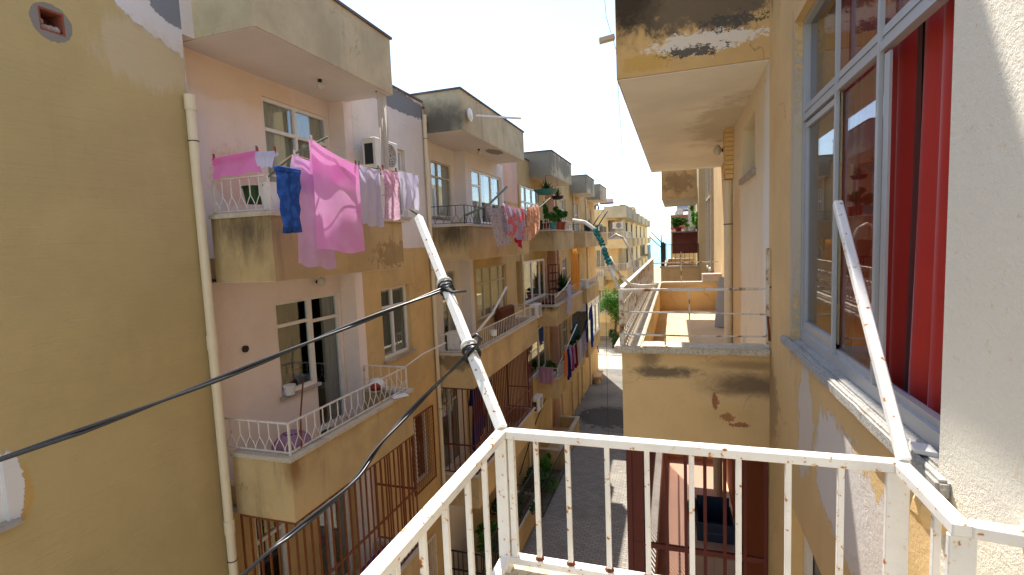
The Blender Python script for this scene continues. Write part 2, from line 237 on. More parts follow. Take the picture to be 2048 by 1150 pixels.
# ---------------------------------------------------------------- mesh helpers
def wloc(o):
    l=V((0,0,0))
    while o: l+=o.location; o=o.parent
    return l
class MB:
    def __init__(s): s.v=[]; s.f=[]
    def add(s,vs,fs):
        n=len(s.v); s.v+=[V(x) for x in vs]; s.f+=[tuple(i+n for i in f) for f in fs]; return s
    def box(s,x0,x1,y0,y1,z0,z1):
        return s.add([(x,y,z) for z in(z0,z1) for y in(y0,y1) for x in(x0,x1)],[(0,2,3,1),(4,5,7,6),(0,1,5,4),(2,6,7,3),(0,4,6,2),(1,3,7,5)])
    def fb(s,fr,u0,u1,z0,z1,d0,d1):
        O,U,N=fr; P=lambda u,z,d:O+U*u+N*d+V((0,0,z))
        return s.add([P(u,z,d) for z in(z0,z1) for u in(u0,u1) for d in(d0,d1)],[(0,2,3,1),(4,5,7,6),(0,1,5,4),(2,6,7,3),(0,4,6,2),(1,3,7,5)])
    def bar(s,p,q,w,h=None,up=(0,0,1)):
        p,q=V(p),V(q); h=h or w; d=(q-p).normalized(); u=V(up)
        if abs(d.dot(u))>.95: u=V((0,1,0))
        a=d.cross(u).normalized()*w/2; b=a.cross(d).normalized()*h/2
        return s.add([p-a-b,p+a-b,p+a+b,p-a+b,q-a-b,q+a-b,q+a+b,q-a+b],[(3,2,1,0),(4,5,6,7),(0,1,5,4),(1,2,6,5),(2,3,7,6),(3,0,4,7)])
    def tube(s,pts,r,n=8,cap=True):
        pts=[V(p) for p in pts]; k=len(pts); base=len(s.v); prev=None
        for i,p in enumerate(pts):
            d=(pts[min(i+1,k-1)]-pts[max(i-1,0)]).normalized()
            if prev is None:
                u=V((0,0,1)) if abs(d.z)<.9 else V((1,0,0)); a=d.cross(u).normalized()
            else:
                a=(prev-d*prev.dot(d)).normalized()
            prev=a; b=d.cross(a); rr=r[i] if isinstance(r,(list,tuple)) else r
            s.v+=[p+(a*math.cos(2*PI*j/n)+b*math.sin(2*PI*j/n))*rr for j in range(n)]
        for i in range(k-1):
            for j in range(n): s.f.append((base+i*n+j,base+i*n+(j+1)%n,base+(i+1)*n+(j+1)%n,base+(i+1)*n+j))
        if cap: s.f.append(tuple(base+j for j in range(n))[::-1]); s.f.append(tuple(base+(k-1)*n+j for j in range(n)))
        return s
    def lathe(s,c,prof,n=20,axis=(0,0,1)):
        c=V(c); ax=V(axis).normalized(); u=V((1,0,0)) if abs(ax.x)<.9 else V((0,1,0)); a=ax.cross(u).normalized(); b=ax.cross(a); base=len(s.v)
        for r,h in prof: s.v+=[c+ax*h+(a*math.cos(2*PI*j/n)+b*math.sin(2*PI*j/n))*max(r,1e-4) for j in range(n)]
        for i in range(len(prof)-1):
            for j in range(n): s.f.append((base+i*n+j,base+i*n+(j+1)%n,base+(i+1)*n+(j+1)%n,base+(i+1)*n+j))
        return s
    def build(s,name,mat,parent=None,smooth=False,recalc=True,bevel=0):
        me=bpy.data.meshes.new(name); off=wloc(parent)
        me.from_pydata([tuple(x-off) for x in s.v],[],s.f); me.validate()
        if recalc:
            bm=bmesh.new(); bm.from_mesh(me); bmesh.ops.recalc_face_normals(bm,faces=bm.faces[:])
            if bevel: bmesh.ops.bevel(bm,geom=bm.edges[:],offset=bevel,segments=1,affect='EDGES')
            bm.to_mesh(me); bm.free()
        if smooth:
            for p in me.polygons: p.use_smooth=True
        me.materials.append(mat if not isinstance(mat,str) else M[mat]); o=bpy.data.objects.new(name,me); COL.objects.link(o); o.parent=parent
        return o
def rebase(o,loc):
    """put a mesh thing's origin at its own base"""
    loc=V(loc); d=loc-o.location
    for v in o.data.vertices: v.co-=d
    o.location=loc; return o
def tag(o,label,cat,group=None):
    o['label']=label; o['category']=cat
    if group: o['group']=group
    return o
def thing(name,label,cat,loc,group=None):
    o=bpy.data.objects.new(name,None); COL.objects.link(o); o.location=loc; o.empty_display_size=.2; return tag(o,label,cat,group)
def struct(o,kind='structure'): o['kind']=kind; return o
def copy_tree(o,loc,label,parent=None,rz=None,scale=None):
    def rec(a,par):
        c=a.copy(); COL.objects.link(c); c.parent=par
        for ch in [x for x in bpy.data.objects if x.parent==a and x!=c]: rec(ch,c)
        return c
    c=rec(o,None); c.location=loc
    if rz is not None: c.rotation_euler.z=rz
    if scale: c.scale=(scale,)*3 if not isinstance(scale,tuple) else scale
    c['label']=label; return c
def frame(X,sgn): return (V((X,0,0)),V((0,1,0)),V((sgn,0,0)))
def fframe(Y): return (V((0,Y,0)),V((1,0,0)),V((0,-1,0)))
def wallp(mb,fr,u0,u1,z0,z1,th,ops=()):
    ops=[(a,b,max(c,z0),min(d,z1)) for a,b,c,d in ops if c<z1 and d>z0]
    cuts=sorted({u0,u1}|{min(max(u,u0),u1) for o in ops for u in o[:2]})
    for a,b in zip(cuts,cuts[1:]):
        if b-a<1e-5: continue
        m=(a+b)/2; zs=z0
        for o in sorted([o for o in ops if o[0]<m<o[1]],key=lambda o:o[2]):
            if o[2]>zs+1e-4: mb.fb(fr,a,b,zs,o[2],-th,0)
            zs=o[3]
        if z1>zs+1e-4: mb.fb(fr,a,b,zs,z1,-th,0)
def curtain_mb(fr,u0,u1,z0,z1,d,amp=.025,wl=.1,seed=0,flare=0):
    rnd=random.Random(seed); m=MB(); n=max(8,int((u1-u0)/wl*8)); nz=6; O,U,N=fr; ph=[rnd.uniform(0,6) for _ in range(4)]
    for i in range(n+1):
        u=u0+(u1-u0)*i/n
        for j in range(nz+1):
            z=z0+(z1-z0)*j/nz; k=1-.5*j/nz
            dd=d+amp*k*(math.sin(u/wl*2*PI+ph[0]+.4*math.sin(z*2+ph[2]))+.5*math.sin(u/wl*2*PI*.43+ph[1]+z*.6))
            m.v.append(O+U*(u+flare*(1-j/nz)*(u-u0))+N*dd+V((0,0,z)))
    for i in range(n):
        for j in range(nz): a=i*(nz+1)+j; m.f.append((a,a+nz+1,a+nz+2,a+1))
    return m
def window(root,fr,u0,u1,z0,z1,mull=(.5,),trans=(.7,),mat='white',dep=.1,fw=.05,curt='curt',curtr=(0,1),name='window',sill=True,glass='glass',seed=1,darkpan=None,doorpan=0,flare=0):
    """frame set dep behind wall face; part > pane, curtain, sill"""
    m=MB(); d0,d1=-dep-.05,-dep
    m.fb(fr,u0,u0+fw,z0,z1,d0,d1).fb(fr,u1-fw,u1,z0,z1,d0,d1).fb(fr,u0+fw,u1-fw,z0,z0+fw,d0,d1).fb(fr,u0+fw,u1-fw,z1-fw,z1,d0,d1)
    zt=[z0+(z1-z0)*t for t in trans]
    for z in zt: m.fb(fr,u0+fw,u1-fw,z-fw/2,z+fw/2,d0+.004,d1+.003)
    for t in mull:
        u=u0+(u1-u0)*t; m.fb(fr,u-fw/2,u+fw/2,z0+fw,z1-fw,d0+.002,d1+.006)
    if doorpan: m.fb(fr,u0+fw,u1-fw,z0+fw,z0+(z1-z0)*doorpan,d0+.012,d1-.012)
    f=m.build(name,mat,root)
    g=MB().fb(fr,u0+fw*.8,u1-fw*.8,z0+fw*.8,z1-fw*.8,d0+.020,d0+.026); g.build('pane',glass,f)
    if curt:
        a=u0+(u1-u0)*curtr[0]; b=u0+(u1-u0)*curtr[1]
        curtain_mb(fr,a,b,z0+.03,z1-.02,d0-.035,.014,.09,seed,flare).build('curtain',curt,f,smooth=True,recalc=False)
    if sill:
        MB().fb(fr,u0-.05,u1+.05,z0-.045,z0-.002,-dep,.05).build('sill','coping',f)
    return f
def balcony(root,fr,u0,u1,dep,zt,wm='yelpar',drop=.78,fl=.5,th=.11,cop='marble',co=.03,soff='soffit',sides=(1,1),inner=None,ret=False):
    zb=zt-drop; m=MB(); zc=zt-.05
    m.fb(fr,u0,u1,zb,zc,dep-th,dep)
    if sides[0]: m.fb(fr,u0,u0+th,zb,zc,-.002,dep-th)
    if sides[1]: m.fb(fr,u1-th,u1,zb,zc,-.002,dep-th)
    b=m.build('balcony',wm,root)
    s=MB(); s.fb(fr,u0+th,u1-th,zb+.03,zt-fl,-.3,dep-th); s.build('floor_slab','floor',b)
    s=MB(); s.fb(fr,u0+.012,u1-.012,zb-.006,zb-.001,-.3,dep-.012); s.build('soffit',soff,b)
    if cop:
        c=MB(); c.fb(fr,u0-co,u1+co,zc,zt,dep-th-co,dep+co)
        if sides[0]: c.fb(fr,u0-co,u0+th+co,zc,zt,0,dep-th-co)
        if sides[1]: c.fb(fr,u1-th-co,u1+co,zc,zt,0,dep-th-co)
        c.build('coping',cop,b)
    return b
def roofbox(root,fr,u0,u1,dep,z0,z1,wm='roofpar',soff='soffit',cap='capdark'):
    m=MB(); m.fb(fr,u0,u1,z0,z1,-.3,dep); b=m.build('roof_overhang',wm,root)
    MB().fb(fr,u0+.012,u1-.012,z0-.006,z0-.001,-.3,dep-.012).build('soffit',soff,b)
    MB().fb(fr,u0-.03,u1+.03,z1,z1+.035,-.3,dep+.03).build('capping',cap,b)
    return b
def railing(parent,path,z0,z1,style='arch',pitch=.15,mat='wirail',name='railing',tw=.022,bw=.011):
    """path: list of (x,y); iron railing between heights"""
    m=MB(); pts=[V((a,b,0)) for a,b in path]; h=z1-z0
    for si,(p,q) in enumerate(zip(pts,pts[1:])):
        e=.0012*si; P=p+V((0,0,z1+e)); Q=q+V((0,0,z1+e)); m.bar(P,Q,tw*1.3,tw*.7); zl=z0+.03
        m.bar(p+V((0,0,zl)),q+V((0,0,zl)),tw*.8,tw*.6)
        L=(q-p).length; n=max(1,round(L/pitch)); d=(q-p)/n
        for i in range(n+1):
            c=p+d*i
            if i==0 and si>0: continue
            if i in(0,n): m.bar(c+V((0,0,z0)),c+V((0,0,z1)),tw); continue
            if style=='plain': m.bar(c+V((0,0,zl)),c+V((0,0,z1)),bw)
            elif style=='arch':
                m.bar(c+V((0,0,zl+h*.42)),c+V((0,0,z1)),bw)
        if style=='arch':
            for i in range(n+1):
                c=p+d*i
                for sg in(-1,1):
                    if (i==0 and sg<0) or (i==n and sg>0): continue
                    pp=[c+d*(sg*.5*(math.sin(t*PI/2)))+V((0,0,zl+h*.42*(1-t)**1.0*(1.0) if t<1 else zl)) for t in(0,.25,.5,.75,1)]
                    m.tube(pp,bw*.45,5)
        if style=='oval':
            for i in range(n):
                c=p+d*(i+.5)
                m.bar(p+d*i+V((0,0,zl)),p+d*i+V((0,0,z1)),bw)
                for zc,rz in((z1-h*.2,h*.13),(z0+h*.28,h*.13)):
                    m.tube([c+d.normalized()*(math.cos(a)*abs(d.length)*.36)+V((0,0,zc+math.sin(a)*rz)) for a in [k*PI/4 for k in range(9)]],bw*.45,5)
                m.bar(c+V((0,0,z0+h*.4)),c+V((0,0,z1-h*.33)),bw*.8)
    return m.build(name,mat,parent)
def grille(parent,segs,z0,z1,pitch=.12,rails=(0,.5,1),w=.02,mat='rust',name='security_grille'):
    m=MB()
    for si,(p,q) in enumerate(segs):
        p,q=V((p[0],p[1],0)),V((q[0],q[1],0)); L=(q-p).length; n=max(1,round(L/pitch))
        for i in range(1 if si else 0,n+1): c=p+(q-p)*i/n; m.bar(c+V((0,0,z0)),c+V((0,0,z1)),w)
        for t in rails:
            z=z0+(z1-z0)*t+.0015*si; m.bar(p+V((0,0,z)),q+V((0,0,z)),w*1.1,w*1.6)
    return m.build(name,mat,parent)
def pipe(parent,x,y,z0,z1,r=.05,mat='pvc',collars=None,name='drainpipe'):
    m=MB().tube([(x,y,z0),(x,y,z1)],r,14)
    zs=collars or [z1-.02-2.9*k for k in range(int((z1-z0)/2.9)+1)]
    for z in zs:
        if z-.16>z0: m.tube([(x,y,z-.16),(x,y,z)],r*1.16,14)
    o=m.build(name,mat,parent,smooth=False)
    b=MB()
    for z in zs:
        if z-.5>z0: b.tube([(x,y,z-.5),(x,y,z-.49)],r*1.12,12)
    b.build('pipe_clip','darkbar',o); return o
def foliage(center,rad,n,leaf,seed,shell=.35):
    rnd=random.Random(seed); m=MB(); c=V(center)
    clumps=[(V((rnd.gauss(0,.45)*rad[0],rnd.gauss(0,.45)*rad[1],rnd.gauss(0,.4)*rad[2])),rnd.uniform(.25,.5)) for _ in range(max(5,n//90))]
    for i in range(n):
        cl,cr=rnd.choice(clumps); d=V((rnd.gauss(0,1),rnd.gauss(0,1),rnd.gauss(0,1))).normalized()*rnd.random()**.4
        p=c+cl+V((d.x*rad[0]*cr,d.y*rad[1]*cr,d.z*rad[2]*cr))
        a=V((rnd.gauss(0,1),rnd.gauss(0,1),rnd.gauss(0,.6))).normalized(); b=a.cross(V((rnd.gauss(0,1),rnd.gauss(0,1),rnd.gauss(0,1)))).normalized(); L=leaf*rnd.uniform(.6,1.3)
        m.add([p-a*L,p-b*L*.45,p+a*L,p+b*L*.45],[(0,1,2,3)])
    return m
def spiky(base,n,L,seed,w=.02,droop=.5):
    rnd=random.Random(seed); m=MB(); c=V(base)
    for i in range(n):
        a=rnd.uniform(0,2*PI); t=rnd.uniform(.2,1.1); d=V((math.cos(a)*math.sin(t),math.sin(a)*math.sin(t),math.cos(t))); s=V((-math.sin(a),math.cos(a),0))*w*rnd.uniform(.6,1.2); l=L*rnd.uniform(.6,1.1)
        p1=c+d*l*.55; p2=c+d*l+V((0,0,-droop*l*math.sin(t)*.5))
        m.add([c-s*.5,c+s*.5,p1+s,p1-s,p2],[(0,1,2,3),(3,2,4)])
    return m
def potted(label,loc,pr,ph,pm,fm,frad,n,leaf,seed,spike=False,group='potted plants on the balconies',cat='potted plant'):
    t=thing('potted_plant',label,cat,loc,group); l=V(loc)
    MB().lathe(l,[(0,.0),(pr*.72,0),(pr*.95,ph*.85),(pr*1.08,ph*.85),(pr*1.08,ph),(pr*.92,ph),(pr*.88,ph*.8),(0,ph*.8)],16).build('pot',pm,t,smooth=False)
    if spike: spiky(l+V((0,0,ph*.8)),n,leaf,seed).build('foliage',fm,t,recalc=False)
    else:
        foliage(l+V((0,0,ph+frad[2]*.8)),frad,n,leaf,seed).build('foliage',fm,t,recalc=False)
        MB().tube([l+V((0,0,ph*.7)),l+V((.01,.01,ph+frad[2]))],.008,5).build('stem','bark',t)
    return t
def cloth(name,label,cat,p0,p1,L0,L1,mat,folds=3,amp=.03,seed=0,sag=.03,taper=0,skew=0,group=None,back=.3,nrm=(1,0,0),w0=None,border=None):
    """cloth hanging from line p0-p1; L0,L1 drop at both ends"""
    rnd=random.Random(seed); p0,p1=V(p0),V(p1); N=V(nrm); nu,nv=max(16,int(folds*8)),14; m=MB(); ph=[rnd.uniform(0,6) for _ in range(3)]
    def P(u,v,sgn=1,ls=1):
        L=(L0+(L1-L0)*u)*ls; top=p0.lerp(p1,u)+V((0,0,-sag*4*u*(1-u))); uu=.5+(u-.5)*(1-taper*v); x=p0.lerp(p1,uu)
        k=.15+.85*min(1,v*2.2)
        d=amp*k*(math.sin(u*folds*2*PI+ph[0]+.8*v)+.45*math.sin(u*folds*4.3+ph[1]-1.3*v)); dirn=(p1-p0).normalized()
        return V((x.x,x.y,top.z))+dirn*(skew*v*L+.02*math.sin(v*5+ph[2]+u*3)*v)+N*(d*sgn+sgn*.012)+V((0,0,-L*v+.012*math.sin(u*folds*2*PI+ph[0])*v))
    for sgn,ls in((1,1),(-1,back)):
        if ls<=0: continue
        b=len(m.v)
        for i in range(nu+1):
            for j in range(nv+1): m.v.append(P(i/nu,j/nv,sgn,ls))
        for i in range(nu):
            for j in range(nv): a=b+i*(nv+1)+j; m.f.append((a,a+nv+1,a+nv+2,a+1))
    o=m.build(name,mat,None,smooth=True,recalc=False); rebase(o,(p0+p1)/2); tag(o,label,cat,group)
    for u in(.04,.96):
        c=p0.lerp(p1,u)+V((0,0,.02-.16*sag*u*(1-u))); MB().bar(c-V((0,0,.035)),c+V((0,0,.03)),.012,.02).build('clothes_peg',rnd.choice(['teal','redpl','blue','whpl']),o)
    return o
def inter(V0,q,t): return V(V0).lerp(V(q),t)
# ---------------------------------------------------------------- ground
ZG=-8.8
def sheet(name,mat,x0,x1,y0,y1,z,kind='structure'):
    m=MB(); m.add([(x0,y0,z),(x1,y0,z),(x1,y1,z),(x0,y1,z)],[(0,1,2,3)]); return struct(m.build(name,mat,recalc=False),kind)
sheet('ground','earth',-400,400,-60,170,ZG-.02)
sheet('paved_alley','pavers',-5.2,1.0,-6,22.6,ZG)
sheet('concrete_alley','conc',-5.2,1.0,22.6,34.2,ZG+.004)
sheet('cross_street','roadm',-60,60,34.2,41.2,ZG)
k=MB(); k.box(-60,60,38.2,38.4,ZG-.02,ZG+.06); struct(k.build('kerb','kerbm'))
sheet('sea','sea',-30000,30000,170,45000,ZG-14)
# ---------------------------------------------------------------- left row of buildings
FL=frame(-5.1,1); FR5=frame(-5.39,1)
T,MM,LL,GG=.47,-2.35,-5.1,-7.9
def shell(root,y0,y1,x0=-12,x1=-5.33,ztop=3.0,north=True):
    """floors, back wall and party walls of a block, so rooms are closed and dark"""
    m=MB(); m.box(x0,x1,y0,y1,ztop-.15,ztop)
    for z in(T,MM,LL,GG): m.box(x0,x1,y0+.1,y1-.1,z-.72,z-.52)
    m.box(x0-.2,x0,y0,y1,ZG,ztop); m.box(-9.2,-9.1,y0+.1,y1-.1,ZG,ztop-.16)
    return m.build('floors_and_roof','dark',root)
# --- blind building
A=thing('building','yellow blind building wall at the left with a square brick hole','building',(-5.1,2,ZG))
m=MB(); wallp(m,FL,-4,4.35,ZG,3.9,.3,[(1.5,2.40,-2.05,-.9),(3.01,3.2,1.975,2.168)]); m.fb(FL,-4,4.35,3.9,3.9+.04,-.3,.02); m.build('wall','blind',A)
window(A,FL,1.5,2.40,-2.05,-.9,seed=3,dep=.05)
m=MB(); m.fb(FL,3.01,3.2,1.975,2.168,-.29,-.2); o=m.build('hole_lining','brick',A)
m=MB(); m.fb(FL,3.01,3.2,1.975,1.99,-.2,-.0).fb(FL,3.01,3.2,2.152,2.168,-.2,-.004).fb(FL,3.01,3.024,1.99,2.152,-.2,-.004).fb(FL,3.186,3.2,1.99,2.152,-.2,-.004); m.build('clay_block_edge','brick',o)
rnd=random.Random(5); m=MB()
for i in range(7):
    c=V((-5.1-rnd.uniform(.03,.07),3.035+.022*i,2.015+rnd.uniform(0,.06)*(1 if i<5 else .3))); m.lathe(c,[(.001,-.036),(.026,-.02),(.034,0),(.024,.024),(.001,.034)],7,(rnd.random(),rnd.random(),rnd.random()))
m.build('rubble_stone','rubble',o,smooth=False)
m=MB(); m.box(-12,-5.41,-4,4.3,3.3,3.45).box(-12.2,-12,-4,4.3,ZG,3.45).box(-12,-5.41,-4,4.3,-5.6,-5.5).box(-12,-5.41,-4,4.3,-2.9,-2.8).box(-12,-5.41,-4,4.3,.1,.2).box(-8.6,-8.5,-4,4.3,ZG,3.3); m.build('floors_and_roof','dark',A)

def lamp(root,c,mat='bulb',r=.05,name='ceiling_lamp',axis=(0,0,-1)):
    c=V(c); m=MB(); m.lathe(c,[(.028,0),(.03,.03),(.012,.04)],12,axis); o=m.build(name,'darkbar',root)
    MB().lathe(c+V(axis)*.04,[(.012,0),(r*.8,.02),(r,.05),(r*.75,.085),(.001,.1)],14,axis).build('bulb',mat,o,smooth=True); return o
def rec_wall(m,y0,yr,levels_ops,z0=ZG,z1=2.43): wallp(m,FR5,y0,yr,z0,z1,.2,levels_ops)
# --- building 1 (pink recess)
B=thing('building','nearest yellow building on the left with pink recessed balcony walls','building',(-5.1,7,ZG))
ops=[]
for z in(T,MM,LL): ops+=[(5.66,6.38,z+.3,z+1.66),(6.38,7.1,z-.5,z+1.66)]
ops=[(5.73,6.38,.62,2.17),(6.38,7.12,-.03,2.17),(5.66,6.40,-2.05,-.69),(6.40,7.1,-2.85,-.69),(5.0,5.55,-5.1,-3.5),(6.2,7.0,-5.6,-3.5)]
m=MB(); rec_wall(m,4.35,7.15,ops,z0=-3.1); m.build('recess_wall','pinkw',B)
m=MB(); rec_wall(m,4.35,7.15,ops,z1=-3.1); m.build('lower_recess_wall','yel',B)
m=MB(); m.fb(FL,7.151,7.37,ZG,2.43,-.36,-.004); m.build('recess_return','pinkw',B)
m=MB(); wallp(m,FL,7.15+.22,9.9,ZG,.0,.25,[(7.9,8.92,-2.05,-.72),(8.64,9.43,-4.9,-3.47),(8.6,9.2,-7.6,-6.3)]); m.build('wall','yel',B)
m=MB(); wallp(m,FL,7.15+.22,9.9,.0,2.43,.25,[(8.42,9.05,.62,1.93)]); m.fb(FL,4.35,9.9,2.431,3.06,-.25,0); m.build('upper_wall','roofwall',B)
MB().fb(FL,4.35,9.9,3.06,3.1,-.3,.03).build('capping','capdark',B)
shell(B,4.36,9.9,x1=-5.6)
roofbox(B,FL,4.5,7.26,.86,2.43,3.28)
for z in(T,MM): balcony(B,FL,4.5,7.3,.86,z)
balcony(B,FL,4.5,7.35,.86,LL)
f=window(B,FR5,5.73,7.12,.62,2.17,(.47,),(.72,),dep=.03,curtr=(0,.95),seed=4,sill=False)
window(B,FR5,6.40,7.12,-.03,.62,(),(),dep=.03,curt=None,sill=False,name='door_panel',doorpan=.9)
window(B,FR5,5.66,6.40,-2.05,-.69,(),(.74,),dep=.03,curt=None,seed=5)
window(B,FR5,6.40,7.1,-2.85,-.69,(),(.82,),dep=.035,curt='curtd',curtr=(.5,1),seed=6,sill=False,name='balcony_door')
window(B,FR5,5.0,5.55,-5.1,-3.5,(),(.75,),dep=.03,curt=None); window(B,FR5,6.2,7.0,-5.6,-3.5,(.4,),(.8,),dep=.03,curt='curtd',sill=False,name='balcony_door')
window(B,FL,7.9,8.92,-2.05,-.72,(.47,),(.72,),dep=.08,curt='curtd',seed=7)
window(B,FL,8.42,9.05,.62,1.93,(.5,),(.68,),dep=.08,curt='curt',seed=8)
window(B,FL,8.64,9.43,-4.9,-3.47,(.4,),(),dep=.08,curt='curtb',seed=9,sill=False)
window(B,FL,8.6,9.2,-7.6,-6.3,(.5,),(),dep=.08,curt='curtd',seed=9,sill=False)
def meshgrille(root,y0,y1,z0,z1,x=-5.03,mat='rust'):
    m=MB()
    for a,b in(((y0,z0),(y1,z0)),((y1,z0),(y1,z1)),((y1,z1),(y0,z1)),((y0,z1),(y0,z0))): m.bar((x,a[0],a[1]),(x,b[0],b[1]),.025,.025,(1,0,0))
    p=.09; nz=int((z1-z0)/p)
    for i in range(1,int((y1-y0)/p)+1):
        yy=y0+i*(y1-y0)/(int((y1-y0)/p)+1); pts=[(x,yy+(.028 if j%2 else -.028),z0+(z1-z0)*j/nz) for j in range(nz+1)]; m.tube(pts,.005,4)
        m.tube([(x,2*yy-q[1],q[2]) for q in pts],.005,4)
    return m.build('diamond_mesh_grille',mat,root)
meshgrille(B,8.58,9.5,-4.98,-3.4); meshgrille(B,8.5,9.3,-7.6,-6.2,mat='wirail')
railing(B,[(-5.09,4.56),(-4.29,4.56),(-4.29,7.24),(-5.09,7.24)],T,T+.40,'arch',.14)
railing(B,[(-5.3,4.56),(-4.29,4.56),(-4.29,7.24),(-5.09,7.24)],MM,MM+.38,'arch',.15)
grille(B,[((-5.08,4.53),(-4.27,4.53)),((-4.27,4.53),(-4.27,7.32)),((-4.27,7.32),(-5.08,7.32))],LL+.001,MM-.785,.125,(.0,.5,.99),mat='rust')
pipe(B,-5.03,4.31,ZG,1.76,.05,collars=[1.76,-.9,-3.1,-5.6]); pipe(B,-5.04,9.87,ZG,2.8,.042,collars=[2.8,0,-3.1,-6])
lamp(B,(-4.75,6.16,2.42)); lamp(B,(-5.36,6.53,-.47),r=.075,name='wall_lamp',axis=(1,0,0))
o=MB().lathe((-5.386,5.08,-1.23),[(.001,.03),(.045,.03),(.045,.001),(.001,.001)],14,(1,0,0)).build('vent_hole','dark',B)
# --- building 2
B2=thing('building','second yellow building on the left with a peach patch beside its top window','building',(-5.1,13,ZG))
m=MB(); rec_wall(m,9.92,12.1,[(10.75,11.85,.72,2.03),(11.0,11.8,-2.75,-.62),(10.6,11.7,-5.5,-3.4)]); m.build('recess_wall','whitew',B2)
m=MB(); m.fb(FL,12.101,12.34,-3.13,2.43,-.36,-.004); m.build('recess_return','whitew',B2)
m=MB(); m.fb(FL,12.101,12.34,ZG,-3.13,-.36,-.004); wallp(m,FL,12.34,16.6,ZG,-.0,.25,[(12.5,15.0,-2.02,-.62),(12.7,13.6,-5.6,-3.4),(16.1,16.6,-2.15,-.6)]); m.build('wall','yel',B2)
m=MB(); wallp(m,FL,12.34,15.1,0,2.43,.25,[(12.5,13.25,-.03,2.03),(13.25,14.93,.6,2.03)]); m.build('upper_wall','whitew',B2)
m=MB(); m.fb(FL,15.1,16.6,0,1.35,-.25,0); m.build('lower_upper_wall','yel',B2)
m=MB(); m.fb(FL,15.1,16.6,1.35,2.95,-.25,0).fb(FL,9.92,15.1,2.431,2.95,-.25,0); m.build('top_wall','peach',B2)
MB().fb(FL,9.92,16.6,2.95,2.99,-.3,.03).build('capping','capdark',B2)
shell(B2,9.9,16.6,ztop=2.9,x1=-5.6)
roofbox(B2,FL,9.96,14.6,.86,2.43,3.26)
balcony(B2,FL,9.96,14.75,.86,T); balcony(B2,FL,9.96,15.4,.86,MM); balcony(B2,FL,9.96,14.7,.86,LL); balcony(B2,FL,9.96,14.7,.86,GG)
window(B2,FR5,10.75,11.85,.72,2.03,(.35,),(.72,),mat='wood',dep=.03,curt='curt',seed=11,fw=.04)
window(B2,FR5,11.0,11.8,-2.75,-.62,(.5,),(.78,),mat='wood',dep=.03,curt='curtd',curtr=(0,.4),sill=False,name='balcony_door')
window(B2,FR5,10.6,11.7,-5.5,-3.4,(.5,),(.78,),dep=.03,curt='curtd',sill=False,name='balcony_door')
window(B2,FL,12.5,13.25,-.03,2.03,(),(.8,),dep=.05,curt='curt',curtr=(.1,1),sill=False,name='balcony_door')
window(B2,FL,13.25,14.93,.6,2.03,(.5,),(),dep=.05,curt='curt',curtr=(.3,.6),seed=12)
window(B2,FL,12.5,15.0,-2.02,-.62,(.25,.5,.78),(.68,),mat='wood',dep=.04,curt='curt',seed=13,fw=.035)
window(B2,FL,12.7,13.6,-5.6,-3.4,(.5,),(.8,),dep=.05,curt='curtb',curtr=(0,.3),sill=False,name='balcony_door')
railing(B2,[(-5.09,10.02),(-4.29,10.02),(-4.29,14.7),(-5.09,14.7)],T,T+.40,'arch',.2,mat='darkbar',tw=.018,bw=.009)
railing(B2,[(-5.09,10.02),(-4.29,10.02),(-4.29,15.34),(-5.09,15.34)],MM,MM+.40,'plain',.13,mat='wirail')
grille(B2,[((-5.08,10.0),(-4.27,10.0)),((-4.27,10.0),(-4.27,14.66)),((-4.27,14.66),(-5.08,14.66))],LL+.001,MM-.785,.125,(0,.33,.99),mat='redbar')
grille(B2,[((-5.08,10.0),(-4.27,10.0)),((-4.27,10.0),(-4.27,14.66))],GG+.001,GG+.9,.11,(0,.5,1),mat='darkbar')
lamp(B2,(-4.7,12.1,2.42))
# --- building 3
B3=thing('building','third yellow building on the left with plant pots along its top balcony','building',(-5.1,20,ZG))
m=MB(); wallp(m,FR5,20.4,22.0,ZG,2.43,.2,[(20.9,21.7,-.05,2.0),(20.9,21.7,-2.8,-.65),(20.9,21.7,-5.6,-3.4)]); m.build('recess_wall','yel',B3)
m=MB(); m.fb(FL,20.15,20.4,ZG,2.43,-.4,-.004).fb(FL,22.0,22.25,ZG,2.43,-.4,-.004); m.build('recess_return','peach',B3)
m=MB(); wallp(m,FL,16.6,20.15,ZG,2.43,.25,[(16.9,19.4,.62,2.05),(16.85,19.9,-2.15,-.64),(17.0,19.7,-5.0,-3.3)]); wallp(m,FL,22.25,24.9,ZG,2.43,.25,[(23.4,24.5,.75,2.05),(23.3,24.3,-2.0,-.8),(23.0,24.0,-5.1,-3.7)]); m.fb(FL,16.6,24.9,2.431,3.0,-.25,0); m.build('wall','yel',B3)
MB().fb(FL,16.6,24.9,3.0,3.04,-.3,.03).build('capping','capdark',B3)
shell(B3,16.6,24.9,x1=-5.6)
roofbox(B3,FL,18.1,21.8,.86,2.43,3.3)
balcony(B3,FL,18.1,21.9,.86,T); balcony(B3,FL,18.1,23.6,.86,MM); balcony(B3,FL,18.1,24.0,.86,LL); balcony(B3,FL,18.1,21.9,.86,GG)
window(B3,FL,16.9,19.4,.62,2.05,(.33,.66),(.6,),dep=.05,curt='curt',seed=14,fw=.06); window(B3,FL,16.85,19.9,-2.15,-.64,(.38,.74),(),dep=.0,curt='curtb',curtr=(.4,.72),seed=15,fw=.08); window(B3,FL,17.0,19.7,-5.0,-3.3,(.62,),(),dep=.02,curt='curtd',seed=16,curtr=(.7,1))
[window(B3,FR5,20.9,21.7,zz,zz+2.1,(),(.8,),dep=.05,curt='curtd',sill=False,name='balcony_door') for zz in(-.05,-2.8,-5.6)]
